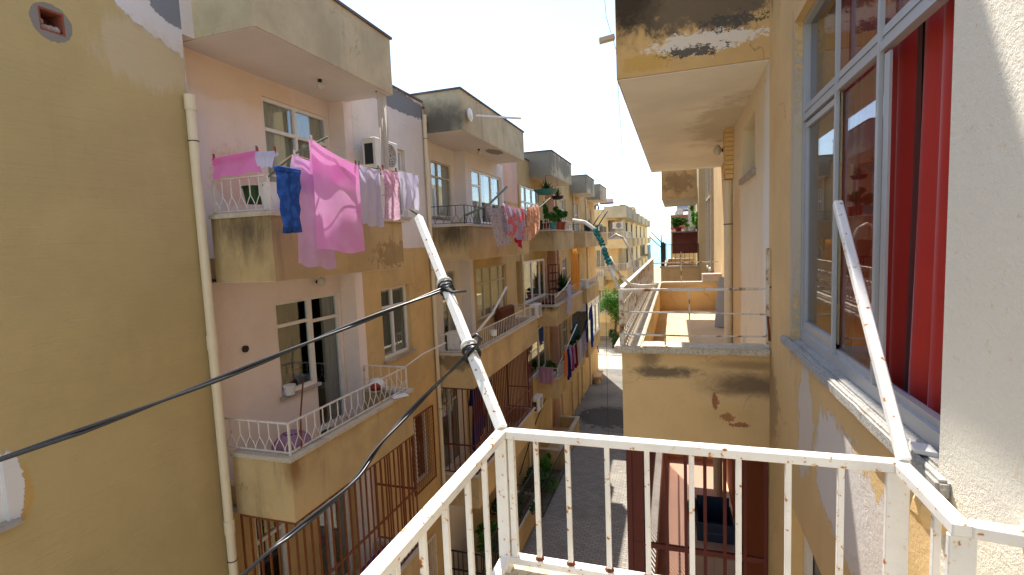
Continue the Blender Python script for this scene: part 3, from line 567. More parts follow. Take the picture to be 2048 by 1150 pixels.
for (a,b,c,d) in((23.4,24.5,.75,2.05),(23.3,24.3,-2.0,-.8),(23.0,24.0,-5.1,-3.7)): window(B3,FL,a,b,c,d,(.5,),(.6,),dep=.07,curt='curt',seed=int(a*3))
railing(B3,[(-5.09,18.16),(-4.29,18.16),(-4.29,21.84)],T,T+.38,'plain',.12); railing(B3,[(-5.09,18.16),(-4.29,18.16),(-4.29,23.54)],MM,MM+.42,'plain',.13)
railing(B3,[(-5.09,18.16),(-4.29,18.16),(-4.29,23.94)],LL,LL+.36,'plain',.16); 
pipe(B3,-5.04,22.35,ZG,2.5,.05,collars=[2.5,-.3,-3.1,-6]); pipe(B3,-5.04,16.66,ZG,2.0,.04,collars=[1.9,-.8])
pipe(B3,-5.04,24.6,ZG,-6.0,.045,collars=[-6.1]); pipe(B3,-5.04,27.5,ZG,-6.3,.045,collars=[-6.4])
# --- building 4
B4=thing('building','fourth yellow building on the left with a white glazed-in balcony','building',(-5.1,27,ZG))
m=MB(); wallp(m,FL,24.9,29.8,ZG,3.0,.25,[(26.9,27.8,.55,2.0),(26.8,27.7,-2.4,-.7)]); m.build('wall','yel',B4); MB().fb(FL,24.9,29.8,3.0,3.04,-.3,.03).build('capping','capdark',B4)
shell(B4,24.9,29.8,x1=-5.36)
roofbox(B4,FL,25.6,28.3,.86,2.43,3.3)
balcony(B4,FL,24.9,29.6,.86,T); balcony(B4,FL,24.9,29.0,.86,MM); balcony(B4,FL,24.9,29.0,.86,LL)
window(B4,FL,26.9,27.8,.55,2.0,(.5,),(.6,),dep=.07,curt='curt',seed=18); window(B4,FL,26.8,27.7,-2.4,-.7,(.5,),(),dep=.07,curt='curtd',seed=19)
railing(B4,[(-5.09,24.96),(-4.29,24.96),(-4.29,29.5)],T,T+.38,'plain',.13,mat='darkbar'); railing(B4,[(-5.09,24.96),(-4.29,24.96),(-4.29,28.9)],MM,MM+.38,'plain',.12)
m=MB(); z0,z1=LL,-3.13
for (p,q) in(((-5.08,24.95),(-4.27,24.95)),((-4.27,24.95),(-4.27,28.95))):
    p,q=V((p[0],p[1],0)),V((q[0],q[1],0)); n=1 if p.y==q.y else 3
    for z in(z0+.03,z1-.35,z1-.06): m.bar(p+V((0,0,z)),q+V((0,0,z)),.07,.09)
    for i in range(n+1): c=p+(q-p)*i/n; m.bar(c+V((0,0,z0)),c+V((0,0,z1)),.08)
    m.bar(p+V((0,0,z1-.2)),q+V((0,0,z1-.2)),.03,.26)
o=m.build('glazed_enclosure','white',B4); MB().box(-5.06,-4.3,24.96,24.97,z0,z1-.35).box(-4.275,-4.265,25,28.9,z0,z1-.35).build('pane','glass',o)
curtain_mb(fframe(25.1),-5.05,-4.35,z0+.05,z1-.3,0,.03,.1,3).build('curtain','curtd',o,smooth=True,recalc=False)
curtain_mb(frame(-4.4,1),25.1,28.8,z0+.05,z1-.3,0,.03,.14,4).build('curtain','curtd',o,smooth=True,recalc=False)
pipe(B4,-5.04,26.3,ZG,2.4,.05,collars=[2.4,-.3])
# --- building 5
B5=thing('building','fifth and last yellow building on the left before the cross street','building',(-5.1,32,ZG))
m=MB(); wallp(m,FL,29.8,33.8,ZG,3.0,.25,[(31.6,32.4,.6,2.0)]); m.fb((V((-5.1,33.8,0)),V((1,0,0)),V((0,1,0))),-6.9,-.26,ZG,3.0,-.2,0); m.build('wall','yel',B5); MB().fb(FL,29.8,33.83,3.0,3.04,-.3,.03).build('capping','capdark',B5)
shell(B5,29.8,33.6,x1=-5.36); roofbox(B5,FL,30.4,33.5,.86,2.43,3.3); balcony(B5,FL,30.4,33.4,.86,T); window(B5,FL,31.6,32.4,.6,2.0,(.5,),(.6,),dep=.07,seed=20)
railing(B5,[(-5.09,30.46),(-4.29,30.46),(-4.29,33.3)],T,T+.38,'plain',.13,mat='darkbar'); pipe(B5,-5.04,30.2,ZG,2.5,.05)
# ---------------------------------------------------------------- right building
RB=thing('building','nearest orange stucco building on the right with the large curtained window','building',(.62,3,ZG))
FRr=frame(.62,-1)
m=MB(); wallp(m,FRr,1.47,3.9,ZG,4.7,.25,[(1.47,3.15,-.655,1.12),(1.47,3.2,-4.3,-1.57)]); m.build('wall','rwall',RB)
m=MB(); m.fb(FRr,-3,1.468,ZG,4.7,-.25,.004); m.build('roughcast_wall','rough',RB)
m=MB(); wallp(m,FRr,3.9,6.35,-1.5,1.2,.25,[(4.56,5.36,.53,.99)]); wallp(m,FRr,3.9,6.35,1.2,4.7,.25); m.build('recess_wall','rwhite',RB)
m=MB(); m.fb(FRr,3.9,6.35,ZG,-1.5,-.25,0).fb(frame(.76,-1),6.351,9.6,ZG,-1.6,-.25,0); m.build('lower_wall','orangew',RB)
m=MB(); m.fb(frame(.76,-1),6.351,13.4,-1.6,4.7,-.25,0).fb(frame(.76,-1),9.6,13.4,ZG,-1.6,-.25,0).fb((V((.76,13.4,0)),V((1,0,0)),V((0,1,0))),-.0,1.2,ZG,4.7,-.2,.0); m.build('far_wall','rwall',RB)
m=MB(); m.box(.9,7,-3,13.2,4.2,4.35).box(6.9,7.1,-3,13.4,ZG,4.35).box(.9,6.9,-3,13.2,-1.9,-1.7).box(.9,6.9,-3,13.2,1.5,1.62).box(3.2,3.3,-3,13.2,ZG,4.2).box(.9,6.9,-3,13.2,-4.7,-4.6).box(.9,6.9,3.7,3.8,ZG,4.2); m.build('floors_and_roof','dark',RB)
# big window
FW=frame(.66,-1)
m=MB(); a0,a1,b0,b1=1.40,3.148,-.598,1.118; f=.024
m.fb(FW,a1-f,a1,b0,b1,-.06,0).fb(FW,a0,a1-f,b1-f,b1,-.06,0).fb(FW,a0,a1-f,b0,b0+.05,-.07,.0)
m.fb(FW,a0,a1-f,b0+.05,b0+.075,-.03,-.012)
for u in(2.54,2.06): m.fb(FW,u-.012,u+.012,b0+.05,b1-f,-.011,.003)
for (z,h) in((.605,.014),(.652,.014)): m.fb(FW,a0,a1-f,z-h,z+h,-.03,.002 if z<.62 else -.004)
m.fb(FW,a0,a1-f,.6195,.6375,-.03,-.008)
# sliding sash at the left, and the one pushed behind it
for (s0,s1,d) in((2.55,3.11,-.008),(1.985,2.03,-.006)):
    if s1-s0<.1:
        m.fb(FW,s0,s1,b0+.075,.575,d-.008,d); continue
    m.fb(FW,s0,s0+.028,b0+.075,.575,d-.02,d).fb(FW,s1-.028,s1,b0+.075,.575,d-.02,d).fb(FW,s0,s1,b0+.072,b0+.11,d-.021,d+.001).fb(FW,s0,s1,.55,.577,d-.021,d+.001)
W=m.build('window','alu',RB)
g=MB(); g.fb(FW,2.07,3.11,b0+.08,.57,-.024,-.020).fb(FW,a0,3.11,.66,b1-f,-.034,-.030); g.build('pane','bigglass',W)
rnd=random.Random(3)
for u in(2.515,2.035,3.108):
    m=MB(); z=b0+.1
    while z<.54:
        if abs(z-.62)>.05: m.fb(FW,u-.005-rnd.random()*.004,u+.002,z,z+.06,-.018,-.009-rnd.random()*.004)
        z+=.06
    m.build('foam_seal','foam',W)
o=curtain_mb(FW,1.2,2.0,-.75,1.10,-.10,.03,.15,8).build('curtain','red',W,smooth=True,recalc=False)
o=curtain_mb(FW,2.02,2.9,-.75,1.08,-.10,.025,.12,9).build('curtain','red',W,smooth=True,recalc=False)
m=MB(); m.box(.70,.9,.8,3.3,-1.0,-.76); m.build('inner_sill','dark',W)
# stone sill, chipped edge
def slab(x0,x1,y0,y1,z0,z1,name,mat,parent,seed,amp=.008,step=.06):
    bm=bmesh.new(); rnd=random.Random(seed); nx=max(1,int((x1-x0)/step)); ny=max(1,int((y1-y0)/step)); nz=2
    mb=MB().box(x0,x1,y0,y1,z0,z1); o=mb.build(name,mat,parent); bm.from_mesh(o.data)
    L=max(x1-x0,y1-y0); cuts=int(L/step)
    long=[e for e in bm.edges if e.calc_length()>L*.99]
    bmesh.ops.subdivide_edges(bm,edges=long,cuts=cuts,use_grid_fill=True)
    rest=[e for e in bm.edges if e.calc_length()>step*1.5]; 
    if rest: bmesh.ops.subdivide_edges(bm,edges=rest,cuts=1,use_grid_fill=True)
    bmesh.ops.bevel(bm,geom=[e for e in bm.edges if len(e.link_faces)==2 and e.calc_face_angle(0)>1],offset=.008,segments=2,affect='EDGES')
    from mathutils import noise
    for v in bm.verts:
        n=noise.noise_vector(V((v.co.x*14+seed,v.co.y*14,v.co.z*14))); v.co+=V((n.x,n.y,n.z*.5))*amp
    bmesh.ops.triangulate(bm,faces=[f for f in bm.faces if len(f.verts)>4]); bmesh.ops.recalc_face_normals(bm,faces=bm.faces[:])
    bm.to_mesh(o.data); bm.free(); return o
slab(.585,.617,1.40,3.30,-.652,-.602,'window_sill','sill',RB,2,.003)
slab(.6175,.76,1.469,3.149,-.652,-.600,'window_sill','sill',RB,3,.002)
m=MB(); m.lathe((.60,1.425,-.685),[(.001,-.05),(.04,-.04),(.055,-.01),(.05,.02),(.001,.034)],9); m.build('broken_sill_end','rwall',RB)
o=MB().fb(frame(.74,-1),1.2,3.19,-3.6,-1.6,-.02,0); o=o.build('lower_shutter','curtd',RB)
m=MB(); m.fb(frame(.70,-1),3.12,3.19,-4.2,-1.58,-.03,0).fb(frame(.70,-1),1.5,3.12,-1.65,-1.58,-.03,0); m.build('lower_window_frame','white',RB)
# neighbour balcony
b=balcony(RB,FRr,3.85,9.55,1.02,-.8,wm='rpar',drop=.72,fl=.5,th=.12,cop=None,soff='rsoffit')
m=MB(); m.box(-.275,.755,6.35,9.43,-1.49,-1.3); 
for ch in bpy.data.objects:
    if ch.parent==b and ch.name.startswith('soffit'): pass
MB().box(.62,.758,6.36,9.5,-1.49,-1.302).build('floor_infill','floor',b)
MB().box(.62,.758,9.43,9.55,-1.5,-.85).build('end_wall','rpar',b)
slab(-.45,-.25,3.78,9.6,-.85,-.795,'coping','marble',b,5,.006,.1); slab(-.25,.61,3.78,4.0,-.85,-.797,'coping','marble',b,6,.009); slab(-.25,.75,9.40,9.6,-.85,-.797,'coping','marble',b,7,.006,.1)
# roof overhang above the neighbour balcony and a wider unseen slab added higher up to shade the wall
m=MB(); m.fb(FRr,3.9,9.5,1.18,2.7,-.0,1.02); u=m.build('roof_overhang','rup',RB); MB().fb(FRr,3.912,9.488,1.172,1.178,-.14,1.008).build('soffit','rsoffit',u)
m=MB(); m.box(-.36,.62,3.1,9.6,3.94,4.1); m.build('unseen_shadow_slab','rup',RB)
m=MB(); m.bar((-.42,4.0,1.52),(-.53,3.98,1.50),.06,.03); m.build('timber_stub','wood',RB)
lamp(RB,(.60,6.9,1.06),r=.07,name='wall_lamp',axis=(-1,0,0))
pipe(RB,.575,6.28,-1.3,.62,.045,collars=[.62]); 
m=MB(); rnd=random.Random(2)
for k in range(11): z=.63+k*.05; m.box(.53+rnd.uniform(-.006,.006),.619,6.14,6.349,z,z+.045)
m.build('crumbling_pillar','rwall',RB)
o=window(RB,FRr,4.56,5.36,.53,.99,(),(),mat='darkbar',dep=.14,curt=None,sill=False); MB().fb(FRr,4.5,5.42,.48,.528,-.1,.03).build('sill','coping',o)
window(RB,frame(.76,-1),11.4,13.0,-.75,1.9,(.5,),(.6,),mat='wood',dep=-.06,curt='curtd',sill=False,name='tall_window')
# balcony railing
rl=MB()
zt,zb=-.38,-.8
R1=thing('balcony_railing','chipped white iron railing round the sunlit balcony on the right','railing',(-.38,3.85,-.8))
m=MB(); m.bar((-.40,3.83,zt),(.60,3.83,zt),.03,.018).tube([(-.38,3.83,-.545),(.2,3.84,-.552),(.60,3.83,-.56)],.006,6).tube([(-.38,3.83,-.715),(.1,3.83,-.72),(.60,3.83,-.715)],.007,6)
m.bar((.09,3.83,-.71),(.09,3.83,zt),.01).bar((-.08,3.83,-.79),(-.08,3.83,-.715),.012).bar((.45,3.83,-.79),(.45,3.83,-.715),.012).bar((.6,3.83,-.79),(.6,3.83,-.1),.02); m.build('front_rails','oldrail',R1)
MB().bar((-.395,3.83,-.795),(-.395,3.83,zt),.032).build('corner_post','oldrail',R1)
o=railing(R1,[(-.395,3.86),(-.395,9.4)],-.78,-.37,'oval',.115,mat='oldrail',name='side_panel',tw=.03,bw=.012)
m=MB(); m.bar((-.39,9.4,-.45),(.70,9.4,-.45),.02,.02).bar((.09,9.4,-.79),(.09,9.4,-.45+.2),.02).tube([(-.39,9.4,-.79),(-.39,9.4,-.35)],.01,6); m.build('far_rail','oldrail',R1)
# bent clothes poles on it
def pole(name,label,pts,r,mat,group=None,wrap=None):
    o=MB().tube(pts,r,8).build(name,mat,None,smooth=True); rebase(o,pts[0]); tag(o,label,'clothes pole',group)
    if wrap:
        w=MB(); rnd=random.Random(4)
        for t in wrap:
            k=t*(len(pts)-1); i=int(k); c=V(pts[i]).lerp(V(pts[min(i+1,len(pts)-1)]),k-i); d=(V(pts[min(i+1,len(pts)-1)])-V(pts[i])).normalized()
            w.lathe(c,[(.012,-.03),(.021+rnd.random()*.004,-.015),(.019,0),(.024,.015),(.012,.03)],9,(d.x+rnd.uniform(-.3,.3),d.y,d.z))
        w.build('tape_binding','tealrag',o)
    return o
pole('clothes_pole','bent white pole wrapped in teal tape leaning off the sunlit balcony corner',[(-.41,3.82,-.37),(-.45,3.86,-.28),(-.50,3.93,-.15),(-.56,4.0,-.0),(-.61,4.03,.09),(-.69,4.05,.15),(-.79,4.05,.17)],.016,'oldrail',wrap=(.30,.335,.37,.405,.47,.5,.53,.60,.63))
pole('clothes_pole','thin white pole bending down from the far end of the sunlit balcony rail',[(-.36,6.6,-.62),(-.44,6.6,-.6),(-.50,6.7,-.42),(-.58,6.8,-.12),(-.66,6.85,.02),(-.76,6.9,.07),(-.84,6.9,.02)],.016,'oldrail')
pole('clothes_pole','curved white pipe lying behind the sunlit balcony corner',[(-.14,4.0,-.362),(-.26,4.0,-.365),(-.34,3.99,-.35),(-.40,3.98,-.30),(-.45,3.97,-.22),(-.49,3.97,-.13)],.012,'oldrail')
o=MB().tube([(.615,3.81,-.37),(.64,3.8,-.34),(.63,3.78,-.5),(.65,3.79,-.6),(.6,3.81,-.57),(.61,3.8,-.74)],.008,6).build('rusty_wire',M['rust'],None,smooth=True); rebase(o,(.615,3.81,-.37)); tag(o,'rusty wire twisted round the railing end beside the orange wall','wire')
# block on far parapet and leaning board
m=MB(); m.box(.44,.75,9.34,9.62,-.795,-.66); o=m.build('concrete_block','coping',None); rebase(o,(.6,9.5,-.795)); tag(o,'grey concrete block on the far parapet of the sunlit balcony','block')
m=MB().bar((.62,7.6,-1.3),(.69,7.7,-.6),.03,.22,(1,0,0)); o=m.build('folded_board','alu',None,bevel=.006); rebase(o,(.57,7.5,-1.3)); tag(o,'grey folded board leaning behind the drainpipe on the sunlit balcony','board')
# floor below: caged terrace
b=balcony(RB,FRr,3.85,9.55,1.02,-3.56,wm='rpar',drop=.72,fl=.5,th=.12,cop='coping',soff='rsoffit',sides=(1,1))
MB().box(-.27,.61,3.98,9.42,-4.055,-4.05).build('tiled_floor','tile',b)
MB().box(-.268,-.255,3.98,9.42,-4.05,-3.6).build('inner_lining','tile',b)
grille(b,[((-.36,3.87),(-.36,9.5))],-3.55,-1.53,.085,(0,.575,.97),.016,'redbar')
grille(b,[((-.36,3.87),(.6,3.87))],-3.55,-1.53,.14,(0,.575,.97),.024,'redbar')
MB().box(-.385,-.345,3.845,3.885,-3.55,-1.525).build('cage_post','redbar',b)
MB().box(-.36,-.26,3.86,4.3,-3.5,-1.53).build('cage_side_plate','redbar',b)
c=thing('cabinet','pale pink cabinet on the caged terrace under the plant and crate','cabinet',(.35,5.5,-4.05))
m=MB(); m.box(.09,.58,5.2,5.85,-4.05,-3.2); m.build('cabinet_body','cab',c,bevel=.004); m=MB(); m.box(.08,.59,5.18,5.87,-3.2,-3.18); m.build('cabinet_top','cab',c)
m=MB(); m.box(.10,.33,5.19,5.2,-4.0,-3.25).box(.34,.57,5.19,5.2,-4.0,-3.25); m.build('cabinet_door','cab',c); MB().box(.53,.56,5.165,5.19,-3.45,-3.3).build('handle','darkbar',c)
c=thing('plastic_crate','navy blue open plastic crate with faint pale lettering on the cabinet','crate',(.37,5.5,-3.18))
m=MB(); x0,x1,y0,y1,z0,z1=.18,.54,5.35,5.75,-3.18,-2.98; t=.012
m.box(x0,x1,y0,y1,z0,z0+t).box(x0,x0+t,y0,y1,z0+t,z1).box(x1-t,x1,y0,y1,z0+t,z1).box(x0+t,x1-t,y0,y0+t,z0+t,z1).box(x0+t,x1-t,y1-t,y1,z0+t,z1+.10).box(x0-.01,x1+.01,y0-.012,y0,z1-.02,z1); m.build('crate_shell','blue',c)
tc=bpy.data.curves.new('lettering','FONT'); tc.body='EMPORNIL'; tc.size=.032; tc.align_x='CENTER'; tc.extrude=.001; to=bpy.data.objects.new('lettering',tc); COL.objects.link(to)
dg=bpy.context.evaluated_depsgraph_get(); me=bpy.data.meshes.new_from_object(to.evaluated_get(dg)); bpy.data.objects.remove(to); me.materials.append(M['ink']); to=bpy.data.objects.new('lettering',me); COL.objects.link(to); to.parent=c; to.location=(-.01,-.1545,.085); to.rotation_euler=(R(90),0,0)
potted('green potted plant beside the blue crate on the caged terrace',(.14,5.75,-3.18),.07,.1,'terra','leaf',(.12,.12,.1),260,.035,31)
potted('small shrub in a pot behind the blue crate on the caged terrace',(.36,6.1,-4.05),.13,.5,'terra','leafd',(.16,.16,.22),320,.05,32)
pipe(RB,.52,7.2,-4.05,-1.55,.06,collars=[-1.9])
# ---------------------------------------------------------------- more of the right-hand row
FRx=frame(.62,-1)
C2=thing('building','second building on the right with black balcony bars and cream walls','building',(.62,18,ZG))
m=MB(); m.fb(FRx,14.9,15.7,ZG,4.0,-.5,0).fb(frame(1.12,-1),15.7,21.5,ZG,4.0,-.25,0); m.build('wall','farw',C2)
m=MB(); m.fb(FRx,15.9,20,1.15,2.6,0,1.0); u=m.build('roof_overhang','rup',C2); MB().fb(FRx,15.92,19.98,1.142,1.148,-.1,.98).build('soffit','rsoffit',u)
b=balcony(C2,FRx,14.8,20.0,1.02,-.8,wm='rpar',drop=.75,soff='rsoffit'); balcony(C2,FRx,14.8,20.0,1.02,-3.56,wm='rpar',drop=.75,soff='rsoffit')
railing(b,[(.6,14.85),(-.36,14.85),(-.36,19.9)],-.8,-.2,'plain',.12,mat='darkbar'); MB().box(-.40,-.30,14.8,14.9,-.8,-.12).build('corner_post','darkbar',b)
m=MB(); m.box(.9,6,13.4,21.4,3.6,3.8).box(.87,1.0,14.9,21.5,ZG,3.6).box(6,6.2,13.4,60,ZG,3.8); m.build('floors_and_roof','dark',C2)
window(C2,frame(1.12,-1),16.4,17.6,-.6,1.0,(.5,),(.6,),mat='wood',dep=-.06,curt='curtd',sill=False,name='shuttered_window')
for (p,q,l) in(((-.36,14.9,-.15),(-.66,14.6,.18),'upper black clothes pole leaning from the dark balcony bars on the right'),((-.36,14.9,-.3),(-.70,14.5,.06),'lower black clothes pole leaning from the dark balcony bars on the right')): pole('clothes_pole',l,[p,V(p).lerp(V(q),.5),q],.012,'darkbar')
pole('clothes_pole','short upright black pole at the corner of the dark balcony bars',[(-.38,14.82,-.2),(-.38,14.82,.0),(-.385,14.82,.12)],.012,'darkbar')
C3=thing('building','third building on the right with an oxblood red balcony parapet','building',(1,22,ZG))
m=MB(); m.box(.98,5.9,21.6,27,ZG,3.2); m.build('wall','farw',C3)
m=MB(); m.box(-.13,.98,21.5,22.2,-.66,.18).box(-.13,.98,22.2,26,-.66,-.5).box(-.13,0,22.2,26,-.5,.18); bb=m.build('balcony','brownred',C3); MB().box(-.17,.98,21.45,22.25,.18,.23).build('coping','coping',bb)
m=MB(); m.box(-.13,.98,21.5,26,-3.5,-2.7); bb=m.build('balcony','farw',C3); railing(C3,[(.97,21.55),(-.1,21.55),(-.1,25.9)],-1.9,-1.0,'plain',.2,mat='wirail')
m=MB(); m.box(.53,.83,23,23.4,-.5,2.9); m.build('column','white',C3)
m=MB(); m.box(.0,.98,23.5,25.5,1.75,2.1); u=m.build('roof_overhang','farpale',C3)
C4=thing('building','far pinkish red parapet building behind the balcony plants on the right','building',(0,32,ZG))
m=MB(); m.box(-.25,5,31,40,ZG,.45); m.build('wall','farw',C4); m=MB(); m.box(-.25,5,31,40,.45,1.25); m.build('roof_parapet','pinkpar',C4); 
m=MB(); m.box(-.28,5,31.02,33.8,1.25,1.3); m.build('capping','coping',C4)
for k,(zz) in enumerate((1.75,2.25)):
    t=thing('water_tank',['grey water tank cylinder, lower of the two on the right roof','pinkish water tank cylinder, upper of the two on the right roof'][k],'water tank',(.6,33,zz-.22),'roof water tanks')
    MB().lathe((.1,33,zz),[(.001,0),(.2,.0),(.22,.04),(.22,1.5),(.2,1.54),(.001,1.54)],16,(1,0,0)).build('tank_drum','steel' if k==0 else 'peach',t,smooth=False); MB().box(.2,.25,32.85,33.15,zz-.25,zz-.2).box(1.3,1.35,32.85,33.15,zz-.25,zz-.2).box(.2,.25,32.98,33.02,1.3 if k==0 else 1.97,zz-.24).build('tank_stand','steel',t)
rp=[('bushy bright green plant in a red trough on the oxblood balcony',(.12,21.7,.23),.14,.17,'redpl','leaf',(.33,.22,.26),900,.06),
('tall pale green potted plant at the right end of the oxblood balcony',(.68,21.7,.23),.13,.16,'whpl','leafb',(.2,.18,.42),600,.07),
('low green potted plant between the bush and the tall plant on the oxblood balcony',(.42,21.7,.23),.1,.12,'whpl','leafb',(.16,.14,.14),300,.05),
('small red planter with sprigs nearest the wall on the oxblood balcony',(.88,21.7,.23),.09,.12,'redpl','leaf',(.1,.1,.06),120,.04)]
for i,(l,p,pr,ph,pm,fm,fr_,n,lf) in enumerate(rp): potted(l,p,pr,ph,pm,fm,fr_,n,lf,50+i)
for (p,q,l) in(((-.1,21.5,.3),(-.85,21.2,.85),'lower thin clothes pole pointing left from the oxblood balcony'),((-.05,21.5,.45),(-.55,21.2,1.05),'upper thin clothes pole pointing left from the oxblood balcony')): pole('clothes_pole',l,[p,V(p).lerp(V(q),.5),q],.014,'steel')
# ---------------------------------------------------------------- far block across the cross street
F1=thing('building','cream apartment block facing the camera across the cross street','building',(-6,46,ZG))
YF=46.0; FF=fframe(YF)
m=MB(); wallp(m,FF,-14,-4.9,ZG,2.8,.3,[(-6.9,-6.1,-2.45,-.85),(-7.0,-6.2,.15,1.5),(-6.8,-6.2,-5.6,-4.5),(-5.75,-4.95,.0,1.75)]); m.box(-5.2,-4.9,YF+.3,97,ZG,2.8).box(-14,-5.2,46.3,97,2.6,2.8).box(-14,-5.2,47,47.2,ZG,2.6); m.build('wall','farw',F1)
MB().box(-5.75,-4.95,47.0-.3,46.9,-.8,1.8).build('recess_panel','farpale',F1)
for (a,b,c,d) in((-6.9,-6.1,-2.45,-.85),(-7.0,-6.2,.15,1.5),(-6.8,-6.2,-5.6,-4.5)): window(F1,FF,a,b,c,d,(.5,),(),dep=.1,curt='curtd',seed=int(-a*5))
MB().fb(FF,-7.55,-6.95,-2.45,-.85,.02,.06).build('open_shutter','white',F1)
FF2=fframe(YF)
m=MB(); m.box(-5.85,-3.95,44,YF+4.0,1.9,2.85); u=m.build('roof_overhang','farg',F1); MB().box(-5.87,-3.93,43.98,YF+4.02,2.85,2.89).build('capping','capdark',u)
for z in(.05,-2.65,-5.35):
    m=MB(); m.box(-5.85,-3.95,44,44.12,z-.8,z).box(-5.85,-5.73,44.12,YF,z-.8,z).box(-4.07,-3.95,44.12,YF+4,z-.8,z).box(-5.73,-4.07,44.12,YF+4,z-.8,z-.5); bb=m.build('balcony','farw',F1); MB().box(-5.9,-3.9,43.95,44.17,z,z+.05).build('coping','coping',bb)
    railing(bb,[(-5.8,44.06),(-4.0,44.06),(-4.0,49.5)],z+.05,z+.6,'plain',.2,mat=('wirail' if z>-5 else 'whpl'),tw=.04,bw=.025)
m=MB(); m.box(-6.95,-5.9,43.2,YF,-4.0,-3.15); bb=m.build('balcony','farg',F1); railing(bb,[(-6.9,43.25),(-5.95,43.25),(-5.95,45.9)],-3.15,-2.6,'plain',.2,mat='wirail',tw=.04,bw=.025)
m=MB(); m.box(-6.5,-5.3,42.5,YF,-6.95,-6.15); bb=m.build('balcony','farw',F1); railing(bb,[(-6.45,42.55),(-5.35,42.55),(-5.35,45.9)],-6.15,-5.5,'oval',.3,mat='whpl',tw=.05,bw=.04)
for j,y in enumerate((53,59.5,67,75,84)):
    for z,h in((1.9,1.0),(-.75,.85),(-3.45,.85),(-6.15,.85)):
        m=MB(); m.box(-4.95,-4.0,y,y+3.4+j*.5,z,z+h); m.build('roof_overhang' if z>1 else 'balcony','farg' if z>1 else 'farw',F1)
    for z in(.2,-2.5,-5.2):
        o=MB().box(-4.93,-4.88,y+.8,y+2.2,z,z+1.5).build('window','dark',F1)
m=MB(); m.box(-3.98,-3.9,78,86,-3.1,-1.0); m.build('dark_shutter','darkbar',F1)
for k,(y,z,c) in enumerate(((51,-.0,'orangew'),(54,-.0,'redpl'),(60,-2.65,'blue'))):
    pass
# things on its roof
t=thing('water_tank','silver water tank on legs behind the last left roof','water tank',(-8.0,50,2.8),'roof water tanks')
MB().lathe((-8.9,50,3.75),[(.001,0),(.4,0),(.45,.08),(.45,1.6),(.4,1.7),(.001,1.7)],18,(1,0,0)).build('tank_drum','steel',t,smooth=False); MB().box(-8.8,-8.7,49.7,50.3,2.8,3.35).box(-7.5,-7.4,49.7,50.3,2.8,3.35).build('tank_stand','darkbar',t)
t=thing('solar_heater','blue solar water heater with a pinkish tank on the far roof','solar heater',(-6.4,50,2.8))
m=MB(); m.add([(-7.2,49.3,2.9),(-5.7,49.3,2.9),(-5.7,50.5,3.7),(-7.2,50.5,3.7),(-7.2,49.35,2.82),(-5.7,49.35,2.82),(-5.7,50.55,3.62),(-7.2,50.55,3.62)],[(0,1,2,3),(7,6,5,4),(0,4,5,1),(2,6,7,3),(1,5,6,2),(0,3,7,4)]); m.build('collector_panel','bluep',t)
MB().lathe((-7.1,50.6,3.85),[(.001,0),(.22,0),(.25,.05),(.25,1.3),(.22,1.35),(.001,1.35)],14,(1,0,0)).build('tank_drum','peach',t,smooth=False)
def dish(label,c,r,aim,mast,mat='dish',sc=1):
    c=V(c); a=V(aim).normalized(); t=thing('satellite_dish',label,'satellite dish',c-V((0,0,mast)),'satellite dishes')
    MB().lathe(c,[(.001,-.0),(r*.35,.02*r),(r*.7,.10*r),(r,.24*r),(r*1.02,.26*r),(r,.27*r),(r*.7,.13*r),(r*.35,.05*r),(.001,.03*r)],26,a).build('reflector',mat,t,smooth=True)
    s=a.cross(V((0,0,1))).normalized(); low=c-V((0,0,1))*r*.9+a*.2*r; f=c+a*r*1.1-V((0,0,r*.25))
    o=MB().tube([low,f],r*.03,6).build('feed_arm','steel',t); MB().tube([f-a*.1*r,f+a*.12*r],r*.09,8).build('receiver','whpl',o)
    MB().tube([c-V((0,0,mast)),c-a*r*.15],r*.06,8).build('mast','steel',t); return t
dish('round grey satellite dish seen from behind on the far roof edge',(-4.75,49,2.85),.45,(.1,1,.5),.3)
dish('pale round satellite dish on the far roof beyond the first parapet',(-4.25,54,3.0),.38,(.4,1,.4),.35)
dish('small white dish edge-on on a tall mast above the far roof',(-4.5,55,4.4),.42,(1,.1,.5),1.6,'whpl')
dish('large beige satellite dish on the lower corner balcony by the tree',(-5.55,42.4,-5.35),.6,(.25,-.9,.45),.75)
dish('white satellite dish peeking over the second left roof',(-5.7,18.6,3.25),.34,(.6,-.6,.5),.3,'whpl')
dish('small pale dish on the pinkish red roof at the right',(.25,32,1.4),.26,(-.3,-1,.3),.2)
# antenna
t=thing('antenna','thin lattice television antenna leaning on the far roof','antenna',(-4.7,47.5,2.85)); m=MB(); m.bar((-4.7,47.5,2.85),(-5.0,47.5,4.1),.06)
t2=m.build('mast','wood',t); m=MB(); [m.bar((-5.15+.1*k,47.45,3.9-.2*k),(-4.75+.1*k,47.45,4.0-.2*k),.03) for k in range(4)]; m.build('antenna_element','steel',t)
